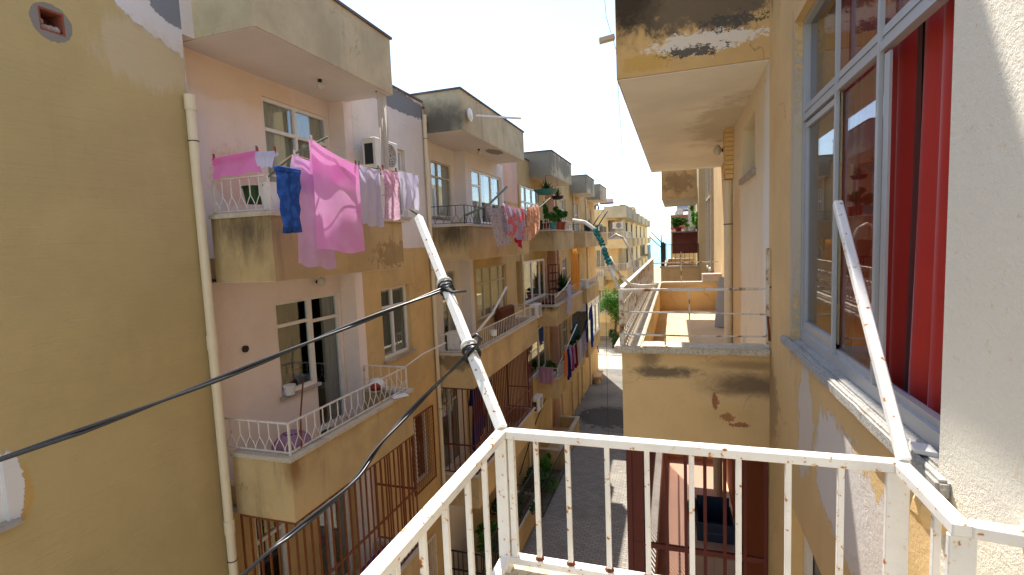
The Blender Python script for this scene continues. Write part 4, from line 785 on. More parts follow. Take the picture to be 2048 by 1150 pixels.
# neighbours of the far block (coast side)
# tree beside the cross street
t=thing('tree','round green street tree beside the far corner balcony','tree',(-4.75,41.6,ZG))
m=MB(); m.tube([(-4.75,41.6,ZG),(-4.8,41.6,-7.4),(-4.7,41.65,-6.2),(-4.8,41.6,-5.2)],[.12,.1,.08,.04],9); tr=m.build('trunk','bark',t,smooth=True)
m=MB()
for k in range(6): a=k*1.05; m.tube([(-4.75,41.6,-6.6+.1*k),(-4.75+.5*math.cos(a),41.6+.5*math.sin(a),-5.9+.1*k),(-4.75+.85*math.cos(a),41.6+.85*math.sin(a),-5.2)],[.05,.035,.015],6)
m.build('limb','bark',tr,smooth=True)
foliage((-4.75,41.6,-5.25),(1.15,1.15,1.3),5200,.085,8).build('crown','leaf',t,recalc=False)
t=thing('shrub','small dark shrub at the foot of the street tree','shrub',(-4.9,40.9,ZG)); foliage((-4.9,40.9,ZG+.9),(.4,.4,.9),900,.08,9).build('foliage','leafd',t,recalc=False); MB().tube([(-4.9,40.9,ZG),(-4.9,40.9,ZG+.9)],.03,6).build('stem','bark',t)
# bench in the alley
t=thing('stone_bench','rough stone bench by the left wall at the end of the alley','bench',(-4.7,31,ZG))
MB().box(-4.95,-4.5,30.3,31.9,ZG+.36,ZG+.46).build('seat','stone',t,bevel=.03)
for y in(30.6,31.6): MB().lathe((-4.72,y,ZG),[(.001,0),(.22,0),(.2,.1),(.14,.3),(.16,.36),(.001,.36)],10).build('leg','stone',t)
# ---------------------------------------------------------------- own balcony rail and slab
OB=thing('concrete_balcony','sunlit terrazzo ledge of the balcony under the white railing','balcony',(0,1.2,-1.03))
slab(-.56,.56,1.28,1.50,-1.09,-1.03,'ledge','marble',OB,11,.006); slab(-.56,-.40,.3,1.28,-1.09,-1.031,'ledge','marble',OB,12,.006)
m=MB(); m.box(-.53,.53,1.33,1.46,-1.9,-1.09).box(-.53,-.42,.2,1.33,-1.9,-1.09).box(-.42,.6,.2,1.33,-1.9,-1.75); m.build('parapet','yelpar',OB)
OR=thing('railing','rust spotted white steel railing in the foreground with angled corner','railing',(0,1.43,-1.03))
zt,zb=-.585,-.98; tw=.034
L0=V((-.522,-.6,zt)); L1=V((-.522,1.43,zt)); L2=V((.522,1.43,zt)); L3=V((.52,1.155,zt)); L4=V((.618,1.138,zt))
for p,q in((L0,L1),(L1,L2),(L2,L3),(L3,L4)):
    d=(q-p).normalized()*tw/2
    MB().bar(p+d*(1 if p!=L0 else 0),q+d*(.98 if q!=L4 else 0),tw,tw*.8).build('top_rail','rail',OR,bevel=.003)
for p,q in((L0,L1),(L1,L2),(L2,L3)):
    p=V((p.x,p.y,zb-.012)); q=V((q.x,q.y,zb-.012)); MB().bar(p,q,.032,.022).build('bottom_rail','rail',OR,bevel=.002)
for (x,y,w,h) in((-.523,1.427,.036,.036),(.515,1.425,.05,.014),(.524,1.152,.046,.014)):
    MB().box(x-w/2,x+w/2,y-h/2,y+h/2,-1.04,zt-.014).build('post','rail',OR,bevel=.002)
MB().box(-.500,-.482,1.415,1.44,-.98,zt-.014).build('post','rail',OR,bevel=.002)
def bal(x,y,w=.0145): MB().box(x-w/2,x+w/2,y-w/2,y+w/2,zb-.004,zt-.013).build('baluster','rail',OR,bevel=.0015)
XB=[-.413,-.315,-.198,-.085,.035,.155,.275,.395]
for x in XB: bal(x,1.43)
for y in (1.274,1.155,1.02,.909,.80,.69,.58,.46): bal(-.522,y)
bal(.521,1.244)
# rust/weld collars at baluster feet
for x in XB: MB().lathe((x,1.43,zb-.003),[(.014,0),(.015,.004),(.010,.010),(.001,.011)],8).build('weld_bead','rust',OR)
def flatpole(name,label,p,q,w,mat):
    p,q=V(p),V(q); o=MB().bar(p,q,w,w,(0,1,0)).build(name,mat,None,bevel=.004); rebase(o,p); tag(o,label,'clothes pole','white poles on the foreground railing'); return o
PL0=V((-.522,1.43,-.572)); PL1=V((-1.13,2.10,.14)); flatpole('clothes_pole','white angled pole on the left corner of the foreground railing carrying cables',PL0,PL1,.032,'rail')
flatpole('clothes_pole','white angled pole on the right corner of the foreground railing by the window',(.53,1.43,-.572),(.55,2.08,.10),.028,'rail')
def PP(t): return PL0.lerp(PL1,t)
def cablep(label,pts,r,seed):
    # two twisted strands through a smooth curve
    P=[V(p) for p in pts]; n=120; c=[]
    def cr(a,b,cc,d,t): return .5*((2*b)+(cc-a)*t+(2*a-5*b+4*cc-d)*t*t+(3*b-a-3*cc+d)*t**3)
    Q=[P[0]*2-P[1]]+P+[P[-1]*2-P[-2]]
    for i in range(n+1):
        s=i/n*(len(P)-1); k=min(int(s),len(P)-2); c.append(cr(Q[k],Q[k+1],Q[k+2],Q[k+3],s-k))
    m=MB(); rnd=random.Random(seed)
    for ph in(0,PI):
        pts2=[]
        for i,x in enumerate(c):
            d=(c[min(i+1,n)]-c[max(i-1,0)]).normalized(); a=d.cross(V((0,0,1))).normalized(); b=d.cross(a); an=ph+i*.11+math.sin(i*.05+seed)*.8
            pts2.append(x+(a*math.cos(an)+b*math.sin(an))*r*.95)
        m.tube(pts2,r,8)
    o=m.build('cable',M['cable'],None,smooth=True); rebase(o,P[0]); tag(o,label,'cable','black cables tied to the pole'); return o
CAB1=[(-2.1,-.1,-.66),(-1.538,.72,-.463),(-1.429,.88,-.424),(-1.29,1.12,-.363),(-1.095,1.45,-.268),tuple(PP(.57)+V((0,-.02,0)))]
CAB2=[(-1.25,.45,-1.05),(-1.021,.9,-.785),(-.976,1.03,-.741),(-.916,1.2,-.685),(-.905,1.36,-.618),(-.837,1.58,-.509),tuple(PP(.275)+V((0,-.02,0)))]
A1=PP(.57); A2=PP(.275)
cablep('upper black twisted cable running from the left edge to the pole',CAB1,.0048,1)
cablep('lower black cable rising steeply from the bottom edge to the pole',CAB2,.0046,2)
def knot(c,label,seed,tail):
    rnd=random.Random(seed); m=MB(); ax=(PL1-PL0).normalized(); a=ax.cross(V((0,1,0))).normalized(); b=ax.cross(a)
    for k in range(4):
        o=rnd.uniform(-.02,.02); t=rnd.uniform(-.4,.4); pts=[c+ax*(o+t*.03*math.cos(j*PI/5))+(a*math.cos(j*PI/5)+b*math.sin(j*PI/5))*(.027+.004*rnd.random()) for j in range(11)]; m.tube(pts,.0042,6)
    m.tube([c+V(p) for p in tail],[.006]*(len(tail)-1)+[.004],6)
    o=m.build('cable_tie',M['cable'],None,smooth=True); rebase(o,c); tag(o,label,'cable tie')
    m=MB(); m.tube([c+ax*.035+(a*math.cos(j*PI/5)+b*math.sin(j*PI/5))*.026 for j in range(11)],.006,6); m.build('tape_wrap','whpl',o,smooth=True)
knot(A1,'black cable knot round the left pole, upper, with a tail pointing right',3,[(0,-.03,0),(.04,-.035,-.012),(.10,-.03,-.008)])
knot(A2,'black cable knot round the left pole, lower, with a curled loop',4,[(0,-.03,0),(.035,-.03,.03),(.05,-.03,.055),(.035,-.03,.07),(.018,-.03,.06)])
def wire(label,pts,r):
    o=MB().tube(pts,r,6).build('wire',M['darkbar'],None,smooth=True); rebase(o,pts[-1]); tag(o,label,'wire'); return o
wire('thin loose wire hanging from the sky in front of the far roofs',[(-.99,8,3.9),(-.955,8,3.35),(-.82,8,2.85),(-.79,8,2.0),(-.745,8,1.1),(-.73,8,.55)],.004)
wire('thin wire hanging straight down over the alley beside the balcony',[(-1.33,10,-1.0),(-1.34,10,-2.6),(-1.35,10,-4.9)],.004)
wire('slack dark cable along the lower left wall',[(-4.98,15.2,-7.6),(-5.0,17.5,-6.6),(-5.0,20,-5.9),(-4.98,22,-5.75)],.02)
wire('dark cable hanging at the corner below the glazed balcony',[(-4.6,29.1,-5.2),(-4.5,29.1,-5.9),(-4.35,29.2,-6.6)],.03)
# ---------------------------------------------------------------- clothes poles on the left balconies
LG='clothes poles on the left balconies'
pole('clothes_pole','rusty clothes pole rising from the top left balcony to the big pink towel',[(-4.28,4.56,.85),(-4.0,4.65,1.08),(-3.62,4.76,1.25)],.012,'greenpole',LG)
pole('clothes_pole','short pole hanging below the white shirt of the nearest left balcony',[(-4.2,7.3,.72),(-3.9,7.3,.5),(-3.9,7.3,.38)],.02,'greenpole',LG)
pole('clothes_pole','grey green timber pole sloping up over the second top balcony',[(-4.28,10.1,.66),(-4.2,11.3,.95),(-4.0,12.1,1.42)],.028,'greenpole',LG)
pole('clothes_pole','faded green pole above the peach cloth on the left',[(-4.28,14.7,.8),(-4.1,15.6,1.1),(-3.9,16.3,1.45)],.02,'greenpole',LG)
pole('clothes_pole','rope wrapped pole leaning out at the end of the middle balcony railing',[(-4.28,7.24,-1.95),(-4.1,7.5,-1.8),(-3.8,7.8,-1.66)],.012,'wirail',LG)
pole('clothes_pole','dark broom handle pole leaning through the middle balcony railing',[(-4.9,5.55,-1.75),(-4.5,5.0,-2.05),(-4.25,4.7,-2.3)],.011,'rust',LG)
pole('clothes_pole','white pole leaning over the second middle balcony',[(-4.28,10.4,-1.95),(-4.2,11.2,-1.65),(-4.15,12.2,-1.1)],.03,'wirail',LG)
pole('clothes_pole','thin light pole over the third middle balcony railing',[(-4.28,18.2,-2.05),(-4.1,19.3,-1.75),(-4.1,20.2,-1.5)],.022,'wirail',LG)
pole('clothes_pole','light pole over the washing of the third lower balcony',[(-4.28,18.3,-4.7),(-4.1,20.0,-3.9),(-4.0,20.8,-3.5)],.025,'wirail',LG)
for y,l in((27.6,'left one of two black poles on the fourth top balcony'),(29.4,'right one of two black poles on the fourth top balcony')): pole('clothes_pole',l,[(-4.3,y,.75),(-4.0,y+.6,1.35),(-3.8,y+1.0,1.7)],.03,'darkbar',LG)
# strip light on second roof overhang
t=thing('strip_light','white strip light sticking out from the second roof overhang','lamp',(-4.22,10.3,2.75)); MB().lathe((-4.2,10.3,2.8),[(.001,0),(.12,.01),(.14,.04),(.06,.07),(.001,.08)],14,(1,0,0)).build('mount','whpl',t); MB().bar((-4.05,10.35,2.78),(-3.3,11.2,2.82),.04).build('tube','whpl',t)
# ---------------------------------------------------------------- laundry
def fab(n,*a,**k): M[n]=fabric(n,*a,**k); return n
fab('pink_towelling',(255,194,240),(252,176,234),3,.4,.6); fab('lilac_towelling',(236,200,236),(228,190,230),4,.4,.6); fab('lavender_cotton',(228,220,240)); fab('denim',(54,92,168),(42,74,140),14,.4,.6,trans=0)
fab('mauve_pattern',(224,176,204),(236,204,220),30,.48,.55); fab('white_cotton',(226,222,240)); fab('pink_cotton',(250,150,206)); fab('grey_floral',(196,188,196),(150,145,160),22,.56,.6)
fab('pink_batik',(190,178,200),(232,120,130),3.2,.5,.56,(1,1,1.6)); fab('peach_batik',(226,168,132),(240,200,176),8,.48,.56); fab('orange_awning',(250,166,60),(252,182,90),6,.45,.55,(1,1,.2)); fab('crimson',(206,60,90))
fab('navy_cotton',(36,52,110)); fab('royal_blue_cotton',(44,84,180)); fab('dark_red_cotton',(120,26,40)); fab('magenta_cotton',(176,70,150)); fab('apricot_cotton',(236,150,100)); fab('teal_cotton',(50,110,130)); fab('light_lilac_cotton',(196,176,214)); fab('dusty_pink_cotton',(206,160,180)); fab('off_white_cotton',(222,214,204))
G1='washing on the nearest top left balcony'
X=-3.68
def jeans(p,label,s,mat,rz=0,g=None,name='jeans',cat='trousers'):
    P=V(p); m=MB(); rnd=random.Random(7)
    for sg in(-1,1):
        pts=[]
        for j in range(9):
            v=j/8; y=sg*(.075*s*(1-.25*v)+.01*math.sin(v*5+sg)); pts.append((P.x+.02*math.sin(v*6+sg*2),P.y+y+.03*v*sg*0,P.z-v*.62*s))
        b=len(m.v); m.tube(pts,[.085*s*(1-.25*j/8) for j in range(9)],12)
        for i in range(b,len(m.v)): m.v[i].x=P.x+(m.v[i].x-P.x)*.38+.012*math.sin(m.v[i].z*30+sg)
    o=m.build(name,mat,None,smooth=True); rebase(o,p); tag(o,label,cat,g)
    MB().box(P.x-.034,P.x+.034,P.y-.15*s,P.y+.15*s,P.z-.035,P.z+.012).build('waistband',mat,o,bevel=.008); return o
jeans((X+.07,4.10,.82),'blue jeans hanging left of the lilac towel on the near line',1.0,'denim',g=G1)
cloth('towel','tall pale lilac towel hanging behind the big pink towel',"towel",(X+.02,4.25,.985),(X+.02,4.72,.94),1.10,1.14,M['lilac_towelling'],2,.010,21,.01,taper=-.35,group=G1)
cloth('towel','large bright pink towel on the near line, the biggest',"towel",(X+.14,4.36,1.15),(X+.10,5.22,1.0),1.12,1.02,M['pink_towelling'],1.3,.010,22,.02,group=G1)
cloth('cloth','pale lavender cloth right of the big pink towel',"cloth",(X,5.38,1.04),(X,5.84,1.04),.72,.74,M['lavender_cotton'],2,.03,23,.01,group=G1)
cloth('cloth','narrow blue cloth between the lavender cloth and the mauve towel',"cloth",(X-.1,5.84,1.03),(X-.1,6.0,1.03),.68,.66,M['royal_blue_cotton'],1,.02,24,0,group=G1)
cloth('towel','patterned mauve towel left of the white shirt',"towel",(X,5.92,1.06),(X,6.28,1.06),.64,.66,M['mauve_pattern'],2,.03,25,.01,group=G1)
def shirt(p,label,w,h,mat,g,name='shirt'):
    P=V(p); m=MB(); n=10
    prof=[(-.5,0),(-.5,-.28),(-.36,-.3),(-.4,-1),(.4,-1),(.36,-.3),(.5,-.28),(.5,0)]
    nu,nv=14,10; 
    for sg in(-1,1):
        b=len(m.v)
        for i in range(nu+1):
            for j in range(nv+1):
                v=j/nv; hw=.5 if v<.28 else .38+.03*v; u=(i/nu-.5)*2*hw
                m.v.append(V((P.x+sg*(.02+.02*math.sin(v*3.1))+.015*math.sin(i*.9+v*2),P.y+u*w,P.z-h*v+.01*math.sin(i*1.3)*v)))
        for i in range(nu):
            for j in range(nv): a=b+i*(nv+1)+j; m.f.append((a,a+nv+1,a+nv+2,a+1))
    o=m.build(name,mat,None,smooth=True,recalc=False); rebase(o,p); tag(o,label,name,g); return o
shirt((X,6.60,1.08),'white shirt at the right end of the near washing line',.5,.52,M['white_cotton'],G1)
cloth('towel','folded pink towel draped over the left railing of the near top balcony',"towel",(-5.0,4.5,1.10),(-4.35,4.52,1.14),.22,.24,M['pink_cotton'],2,.015,27,.0,nrm=(0,-1,0),group=G1)
cloth('cloth','small white cloth bunched beside the folded pink towel',"cloth",(-4.36,4.5,1.12),(-4.1,4.5,1.10),.17,.17,M['white_cotton'],2,.02,28,.0,nrm=(0,-1,0),group=G1)
cloth('curtain_strip','long white curtain strip tied under the first roof overhang',"curtain",(-4.35,6.95,2.42),(-4.35,7.22,2.42),1.25,1.3,M['off_white_cotton'],3,.035,29,.0,back=0,skew=-.02,taper=.35)
for (a,b,l) in(((-3.62,4.76,1.22),(X,4.2,.99),None),):
    pass
o=MB().tube([(X+.02,4.05,.86),(X+.02,4.25,.99),(X,4.8,.95),(X,5.3,1.04),(X,6.0,1.06),(X,6.8,1.09)],.004,5).tube([(X+.14,4.36,1.16),(X+.12,4.8,1.04),(X,5.4,1.05)],.004,5).build('washing_line','twine',None); rebase(o,(X,5,1)); tag(o,'thin washing line carrying the towels of the nearest left balcony','washing line','washing lines')
G2='washing on the second top balcony'
cloth('cloth','grey floral cloth hanging left of the batik cloth',"cloth",(X,9.75,.80),(X,10.75,.80),.85,.78,M['grey_floral'],2,.03,31,.02,skew=.55,group=G2)
cloth('cloth','grey and pink batik sheet on the second line',"cloth",(X+.04,10.75,.92),(X+.04,12.3,.87),.66,.80,M['pink_batik'],4,.045,32,.03,group=G2)
cloth('cloth','crimson hem cloth poking out below the batik sheet',"cloth",(X-.04,11.7,.30),(X-.04,12.3,.22),.22,.36,M['crimson'],2,.03,33,.03,group=G2)
cloth('cloth','peach batik cloth on the green pole further along the alley',"cloth",(X,12.75,.95),(X,13.9,1.07),.90,.66,M['peach_batik'],4,.06,34,.02,group=G2)
o=MB().tube([(X,9.6,.82),(X,10.7,.84),(X,11.6,.90),(X,12.5,.88),(-3.9,16.2,1.42)],.004,5).build('washing_line','twine',None); rebase(o,(X,11,.8)); tag(o,'thin washing line carrying the batik sheets of the second balcony','washing line','washing lines')
cloth('awning','orange striped awning cloth hanging by the third middle balcony',"awning",(-4.32,21.9,-.33),(-4.32,22.9,-.33),1.72,1.95,M['orange_awning'],4,.06,35,.0,taper=-.5,back=0)
cloth('cloth','long white cloth tied to the third middle balcony railing',"cloth",(-4.12,19.7,-1.72),(-4.12,20.2,-1.72),1.15,1.1,M['white_cotton'],2,.05,36,.0,skew=-.12)
G3='washing on the third lower balcony'
wl=[('apricot_cotton','apricot garment nearest the railing corner on the lower line',.35,.95),('navy_cotton','long navy garment second on the lower line',.42,1.15),('light_lilac_cotton','light lilac garment third on the lower line',.34,.8),('magenta_cotton','magenta garment fourth on the lower line',.32,.95),('dusty_pink_cotton','dusty pink garment fifth on the lower line',.4,.75),('dark_red_cotton','dark red garment sixth on the lower line',.42,.95),('off_white_cotton','off white garment seventh on the lower line',.5,.9),('white_cotton','white garment eighth on the lower line',.55,.95),('grey_floral','greyish garment ninth on the lower line',.55,.95),('light_lilac_cotton','pale garment tenth on the lower line before the blue ones',.5,.9)]
y=17.75
for i,(mt,l,wd,h) in enumerate(wl):
    z=-3.98-.20*math.sin(min(1,(y-17.75)/3.0)*PI/2)+.25*max(0,(y-20.3)/2.2); cloth('garment',l,'clothing',(-3.9,y,z),(-3.9,y+wd*.9,z),h,h*.95,M[mt],2,.05,40+i,.02,group=G3); y+=wd+.02
cloth('garment','navy trousers hanging high at the far end of the lower line','clothing',(-4.0,22.7,-3.75),(-4.0,23.3,-3.6),.75,1.1,M['navy_cotton'],2,.05,61,0,group=G3,skew=-.2)
cloth('garment','royal blue trousers at the very end of the lower line','clothing',(-3.9,23.7,-3.2),(-3.9,24.3,-3.1),1.9,1.8,M['royal_blue_cotton'],2,.06,62,0,group=G3)
cloth('garment','teal garment on the inner line behind the lower washing','clothing',(-4.3,21.0,-3.8),(-4.3,22.4,-3.6),.5,.5,M['teal_cotton'],3,.05,63,0,group=G3)
cloth('towel','pink towel draped over the railing left of the lower plants',"towel",(-4.95,17.95,-4.65),(-4.4,17.95,-4.65),.62,.66,M['dusty_pink_cotton'],3,.04,64,0,nrm=(0,-1,0))
o=MB().tube([(-3.9,17.6,-3.95),(-3.9,20.3,-4.18),(-3.9,22.6,-3.9),(-3.9,24.4,-3.1)],.006,5).build('washing_line','twine',None); rebase(o,(-3.9,20,-4)); tag(o,'washing line carrying the clothes of the third lower balcony','washing line','washing lines')
cloth('cloth','white cloth hanging from the far block middle balcony',"cloth",(-3.75,52,-2.1),(-3.75,54,-2.1),2.3,2.3,M['off_white_cotton'],3,.1,66,0)
cloth('cloth','dark purple cloth hanging inside the second barred balcony',"cloth",(-4.6,10.6,-3.3),(-4.6,11.3,-3.3),1.6,1.2,M['navy_cotton'],3,.06,67,0)
# ---------------------------------------------------------------- air conditioners
def ac(label,c,sgn=1,cage=False):
    c=V(c); t=thing('air_conditioner',label,'air conditioner',c,'outdoor air conditioner units'); w,h,d=.72,.5,.26; x=c.x
    y0,y1=c.y-w/2,c.y+w/2; z0,z1=c.z,c.z+h
    b=MB().box(x,x+d,y0,y1,z0,z1).build('casing','acw',t,bevel=.015)
    fc=V((x+d+.002,c.y+.08,c.z+h*.5)); g=MB()
    for r in(.05,.09,.13,.17,.2): g.tube([fc+V((.008,math.cos(a)*r,math.sin(a)*r)) for a in [k*PI/12 for k in range(25)]],.004,5)
    for k in range(8): a=k*PI/4; g.bar(fc+V((.008,math.cos(a)*.03,math.sin(a)*.03)),fc+V((.008,math.cos(a)*.2,math.sin(a)*.2)),.005)
    g.build('fan_grille','acw',t)
    MB().lathe(fc+V((-.001,0,0)),[(.001,0),(.2,0),(.2,.003),(.001,.003)],24,(1,0,0)).build('fan_opening','curtd',t)
    m=MB(); m.box(x+.05,x+d-.05,y0-.004,y0-.001,z0+.06,z1-.1); m.build('side_vent','acdark',t)
    m=MB(); m.box(x-.14,x+d,y0+.1,y0+.13,z0-.03,z0-.001).box(x-.14,x+d,y1-.13,y1-.1,z0-.03,z0-.001); m.build('bracket','darkbar',t); return t
a1=ac('air conditioner on the upper wall behind the near washing',(-4.96,7.75,1.36))
def acc(label,loc): return copy_tree(a1,loc,label)
acc('air conditioner on the wall beside the third middle balcony',(-4.9,17.15,-2.66)); acc('air conditioner on the wall right of the second barred balcony',(-4.9,16.9,-5.95))
c=copy_tree(a1,(-3.95-.9,YF-.35,.95),'air conditioner high on the far block beside the recessed balcony'); c.rotation_euler.z=-PI/2; c.scale=(1.2,1.2,1.2)
# ---------------------------------------------------------------- pots and household things on the left balconies
def bucket(label,c,r,h,mat,name='bucket',cat='bucket'):
    t=thing(name,label,cat,c); MB().lathe(c,[(.001,0),(r*.8,0),(r,h),(r*1.06,h),(r*1.06,h-.015),(r*.98,h-.015),(r*.93,h-.03),(r*.75,.01),(.001,.01)],18).build('bucket_body',mat,t,smooth=False)
    c=V(c); MB().tube([c+V((0,math.cos(a)*r,h-.02-math.sin(a)*r*.55)) for a in [k*PI/10 for k in range(11)]],.004,5).build('handle','darkbar',t); return t
bucket('big white bucket behind the near top balcony railing',(-4.45,4.78,.48),.14,.33,'whpl'); bucket('olive green basin left of the white bucket',(-4.75,4.85,.60),.15,.2,'leafd')
bucket('small white bucket on the middle balcony window sill',(-5.33,5.75,-2.04),.085,.14,'whpl')
t=thing('laundry_bag','mauve covered bundle behind the middle balcony railing corner','bag',(-4.65,5.0,-2.85)); MB().lathe((-4.65,5.0,-2.85),[(.001,0),(.22,0),(.26,.2),(.25,.45),(.15,.56),(.06,.6),(.001,.62)],14).build('bag_body',M['dusty_pink_cotton'],t,smooth=True); MB().lathe((-4.65,5.0,-2.3),[(.05,0),(.11,.03),(.05,.05)],10).build('bag_neck','dark',t)
bucket('dark green tub on the middle balcony floor beside the bundle',(-4.55,5.75,-2.85),.22,.32,'leafd','tub','tub')
t=thing('shopping_bag','white and red bag at the right end of the middle balcony','bag',(-4.75,7.0,-2.30)); m=MB().lathe((-4.7,6.98,-2.31),[(.001,0),(.13,0),(.15,.1),(.09,.19),(.001,.2)],9); m.build('bag_body','whpl',t,smooth=True); MB().lathe((-4.66,6.9,-2.27),[(.001,0),(.09,0),(.1,.06),(.04,.11),(.001,.11)],8).build('red_wrap','redpl',t,smooth=True)
o=MB().bar((-4.28,6.75,-2.335),(-4.12,6.95,-2.335),.16,.012).build('tile','whpl',None); rebase(o,(-4.2,6.85,-2.34)); tag(o,'loose white tile on the middle balcony ledge','tile')
o=MB().box(-4.9,-4.6,6.55,7.15,LL-.5,LL-.1).build('chest_freezer','whpl',None,bevel=.02); rebase(o,(-4.75,6.85,LL-.5)); MB().box(-4.92,-4.58,6.53,7.17,LL-.1,LL-.06).build('lid',M['magenta_cotton'],o); tag(o,'white chest with a pink cover behind the rusty bars','chest')
# second building oddments
bucket('white pot hung on the second middle balcony railing',(-4.22,11.3,-2.2),.09,.14,'whpl'); 
t=thing('storage_tin','white bin at the left end of the second middle balcony','bin',(-4.8,10.3,-2.33)); MB().box(-4.95,-4.65,10.2,10.5,-2.34,-1.98).build('bin_body','whpl',t,bevel=.02); MB().box(-4.97,-4.63,10.18,10.52,-1.98,-1.94).build('lid','dusty_pink_cotton' if 0 else 'acw',t)
t=thing('storage_tin','red and orange tin beside the white bin on the second middle balcony','tin',(-4.5,10.25,-2.33)); MB().lathe((-4.5,10.25,-2.34),[(.001,0),(.1,0),(.1,.22),(.001,.22)],14).build('tin_body','redpl',t); MB().lathe((-4.5,10.25,-2.12),[(.001,0),(.104,0),(.104,.03),(.001,.03)],14).build('lid','terra',t)
t=thing('cardboard_box','small box of things at the left end of the second top balcony','box',(-4.55,10.3,.47)); m=MB(); m.box(-4.7,-4.4,10.2,10.4,.475,.49).box(-4.7,-4.4,10.2,10.21,.49,.62).box(-4.7,-4.4,10.39,10.4,.49,.62).box(-4.7,-4.69,10.21,10.39,.49,.62).box(-4.41,-4.4,10.21,10.39,.49,.62); m.build('box_body','wood',t)
t=thing('armchair','brown sofa back on the second middle balcony','sofa',(-4.75,14.3,MM-.5)); MB().box(-5.05,-4.85,13.7,15.0,MM-.5,MM+.45).build('backrest',M['curtb'],t,bevel=.05); MB().box(-4.84,-4.45,13.7,15.0,MM-.5,MM-.05).build('seat',M['curtb'],t,bevel=.05)
# third top balcony pots
PG='potted plants on the third top balcony'
for i,(l,p,pr,ph,pm,fm,fr_,n,lf) in enumerate([
 ('leafy plant in a teal pot on the third top balcony ledge',(-4.30,18.25,.47),.15,.26,'teal','leaf',(.22,.25,.22),420,.07),
 ('bushy plant in a terracotta pot on the third top balcony ledge',(-4.27,18.9,.47),.17,.3,'terra','leaf',(.25,.3,.25),480,.07),
 ('round green plant in a brown pot further along the third top ledge',(-4.27,19.6,.47),.17,.3,'terra','leaf',(.25,.35,.28),520,.07),
 ('tall thin plant rising above the pots of the third top balcony',(-4.6,18.4,.47),.13,.25,'terra','leaf',(.12,.12,.6),300,.07),
 ('small dark potted plant at the left end of the third top ledge',(-4.75,18.17,.47),.1,.2,'darkbar','leafd',(.12,.12,.12),160,.05),
 ('spiky aloe in a pot on the fourth top balcony',(-4.3,26.0,.47),.2,.3,'darkbar','leafd',(.2,.2,.2),60,.6)]):
    potted(l,p,pr,ph,pm,fm,fr_,n,lf,70+i,spike=(i==5),group=PG)
t=thing('hanging_basket','teal hanging planter with dry plants under the third roof overhang','planter',(-4.5,18.3,1.85)); MB().lathe((-4.45,17.95,1.72),[(.001,0),(.28,.02),(.42,.16),(.44,.18),(.001,.17)],20).build('basket','teal',t); spiky((-4.45,17.95,1.85),60,.5,3,.02).build('foliage','leafd',t,recalc=False); MB().tube([(-4.45,17.95,1.9),(-4.45,17.95,2.43)],.008,5).build('chain','darkbar',t)
t=thing('hanging_basket','small dark hanging pot right of the teal hanging planter','planter',(-4.3,19.2,1.7)); MB().lathe((-4.3,19.2,1.62),[(.001,0),(.18,.02),(.25,.14),(.001,.14)],16).build('basket','darkbar',t); spiky((-4.3,19.2,1.75),30,.4,5,.02).build('foliage','leafd',t,recalc=False); MB().tube([(-4.3,19.2,1.75),(-4.3,19.2,2.43)],.008,5).build('chain','darkbar',t)
# third middle balcony
potted('dark green spiky palm in a teal pot on the third middle balcony',(-4.6,21.0,MM),.28,.4,'teal','leafd',(.3,.3,.3),140,.95,81,spike=True,group=PG)
potted('small plant in a pink pot left of the palm on the third middle balcony',(-4.5,20.1,MM),.2,.3,'terra','leafd',(.2,.2,.2),200,.06,82,group=PG)
t=thing('shelf_rack','dark red metal shelf rack standing on the third middle balcony','shelf',(-4.95,20.6,MM-.5)); m=MB()
for x in(-5.05,-4.75):
    for y in(20.3,21.0): m.box(x,x+.03,y,y+.03,MM-.5,-.95)
m.build('shelf_frame','redbar',t)
for k in range(6): MB().box(-5.05,-4.72,20.3,21.03,MM-.3+.34*k,MM-.28+.34*k).build('shelf','redbar',t)
t=thing('draped_table','dark red draped table behind the third middle railing','table',(-4.6,19.0,MM-.5)); MB().box(-4.95,-4.45,18.35,20.2,MM-.5,MM+.08).build('red_cover',M['dark_red_cotton'],t,bevel=.04); MB().box(-4.97,-4.43,18.33,20.22,MM+.081,MM+.11).build('tabletop','redbar',t)
o=MB().box(-4.7,-4.35,25.4,26.2,MM+.0,MM+.32).build('storage_box','whpl',None,bevel=.02); rebase(o,(-4.5,25.8,MM)); MB().box(-4.72,-4.33,25.38,26.22,MM+.32,MM+.36).build('lid','acw',o); tag(o,'white storage box on the fourth middle balcony','box')
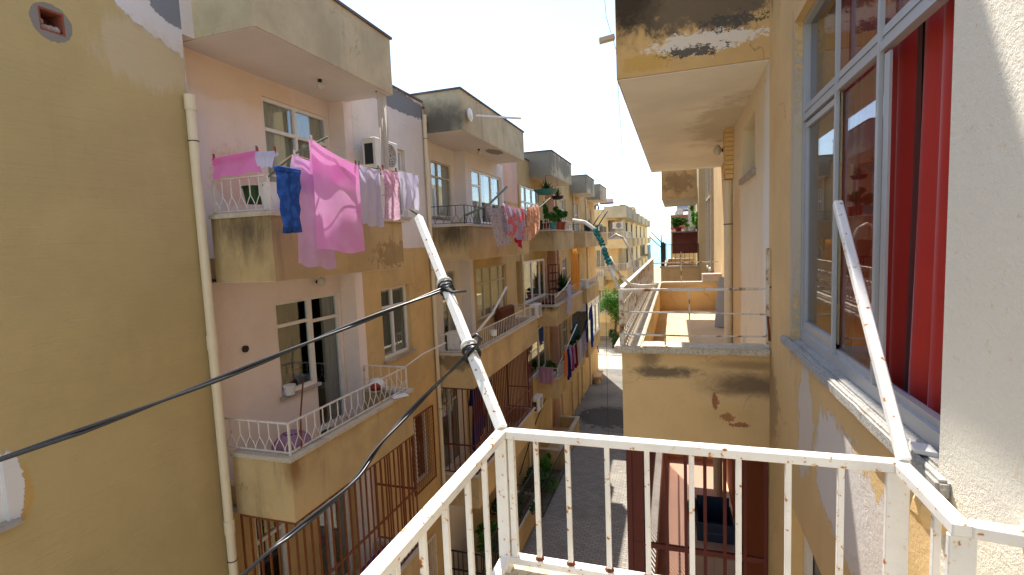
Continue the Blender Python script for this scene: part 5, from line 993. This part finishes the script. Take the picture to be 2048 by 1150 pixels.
potted('leafy tall plant on the third lower balcony behind the pink towel',(-4.85,19.0,LL-.5),.2,.3,'terra','leaf',(.3,.3,.45),700,.07,83,group=PG)
potted('small potted plant in the corner of the third lower balcony',(-4.5,18.4,LL),.1,.15,'whpl','leaf',(.1,.1,.1),140,.05,84,group=PG)
potted('dark green plant at the far end of the third lower balcony',(-4.6,23.3,LL),.18,.3,'teal','leafd',(.3,.3,.35),500,.07,85,group=PG)
# ground floor greenery behind railing
for i,(y,z,s) in enumerate(((15.6,ZG,.75),(17.0,ZG,.7),(13.0,GG,.5),(11.5,GG,.45))):
    t=thing('shrub',['dense green shrub in the ground floor bed below the second cage','green shrub with reddish pots by the ground floor wall','green bush behind the ground floor railing, right one','green bush behind the ground floor railing, left one'][i],'shrub',(-4.6,y,z),'ground floor greenery'); foliage((-4.55,y,z+s*.9),(.35,.7,s*.8),1500,.07,90+i).build('foliage','leaf' if i%2 else 'leafd',t,recalc=False); MB().tube([(-4.55,y,z),(-4.55,y,z+s)],.03,6).build('stem','bark',t)
for i,y in enumerate((16.2,17.6,18.4)): potted(['left','middle','right'][i]+' terracotta potted plant of the three at the foot of the left wall',(-4.75,y,ZG),.16,.28,'terra','leaf',(.2,.2,.2),200,.06,95+i,group=PG)
t=thing('garden_railing','low dark railing round the ground floor bed on the left','railing',(-4.1,16,ZG)); railing(t,[(-5.0,14.9),(-4.15,14.9),(-4.15,19.0)],ZG,ZG+1.0,'plain',.14,mat='darkbar')
# ground litter
rnd=random.Random(12)
# loose stones on the big sill
o=MB().add([(.60,1.56,-.6),(.645,1.54,-.6),(.65,1.60,-.6),(.61,1.62,-.6),(.60,1.56,-.588),(.645,1.54,-.588),(.65,1.60,-.588),(.61,1.62,-.588)],[(3,2,1,0),(4,5,6,7),(0,1,5,4),(1,2,6,5),(2,3,7,6),(3,0,4,7)]).build('plaster_chip','whpl',None); rebase(o,(.62,1.58,-.6)); tag(o,'flat white plaster chip lying on the grey window sill','chip')
for ob in bpy.data.objects:
    if ob.parent is None and ob.type=='MESH' and 'kind' not in ob and 'label' not in ob: print('UNTAGGED',ob.name)
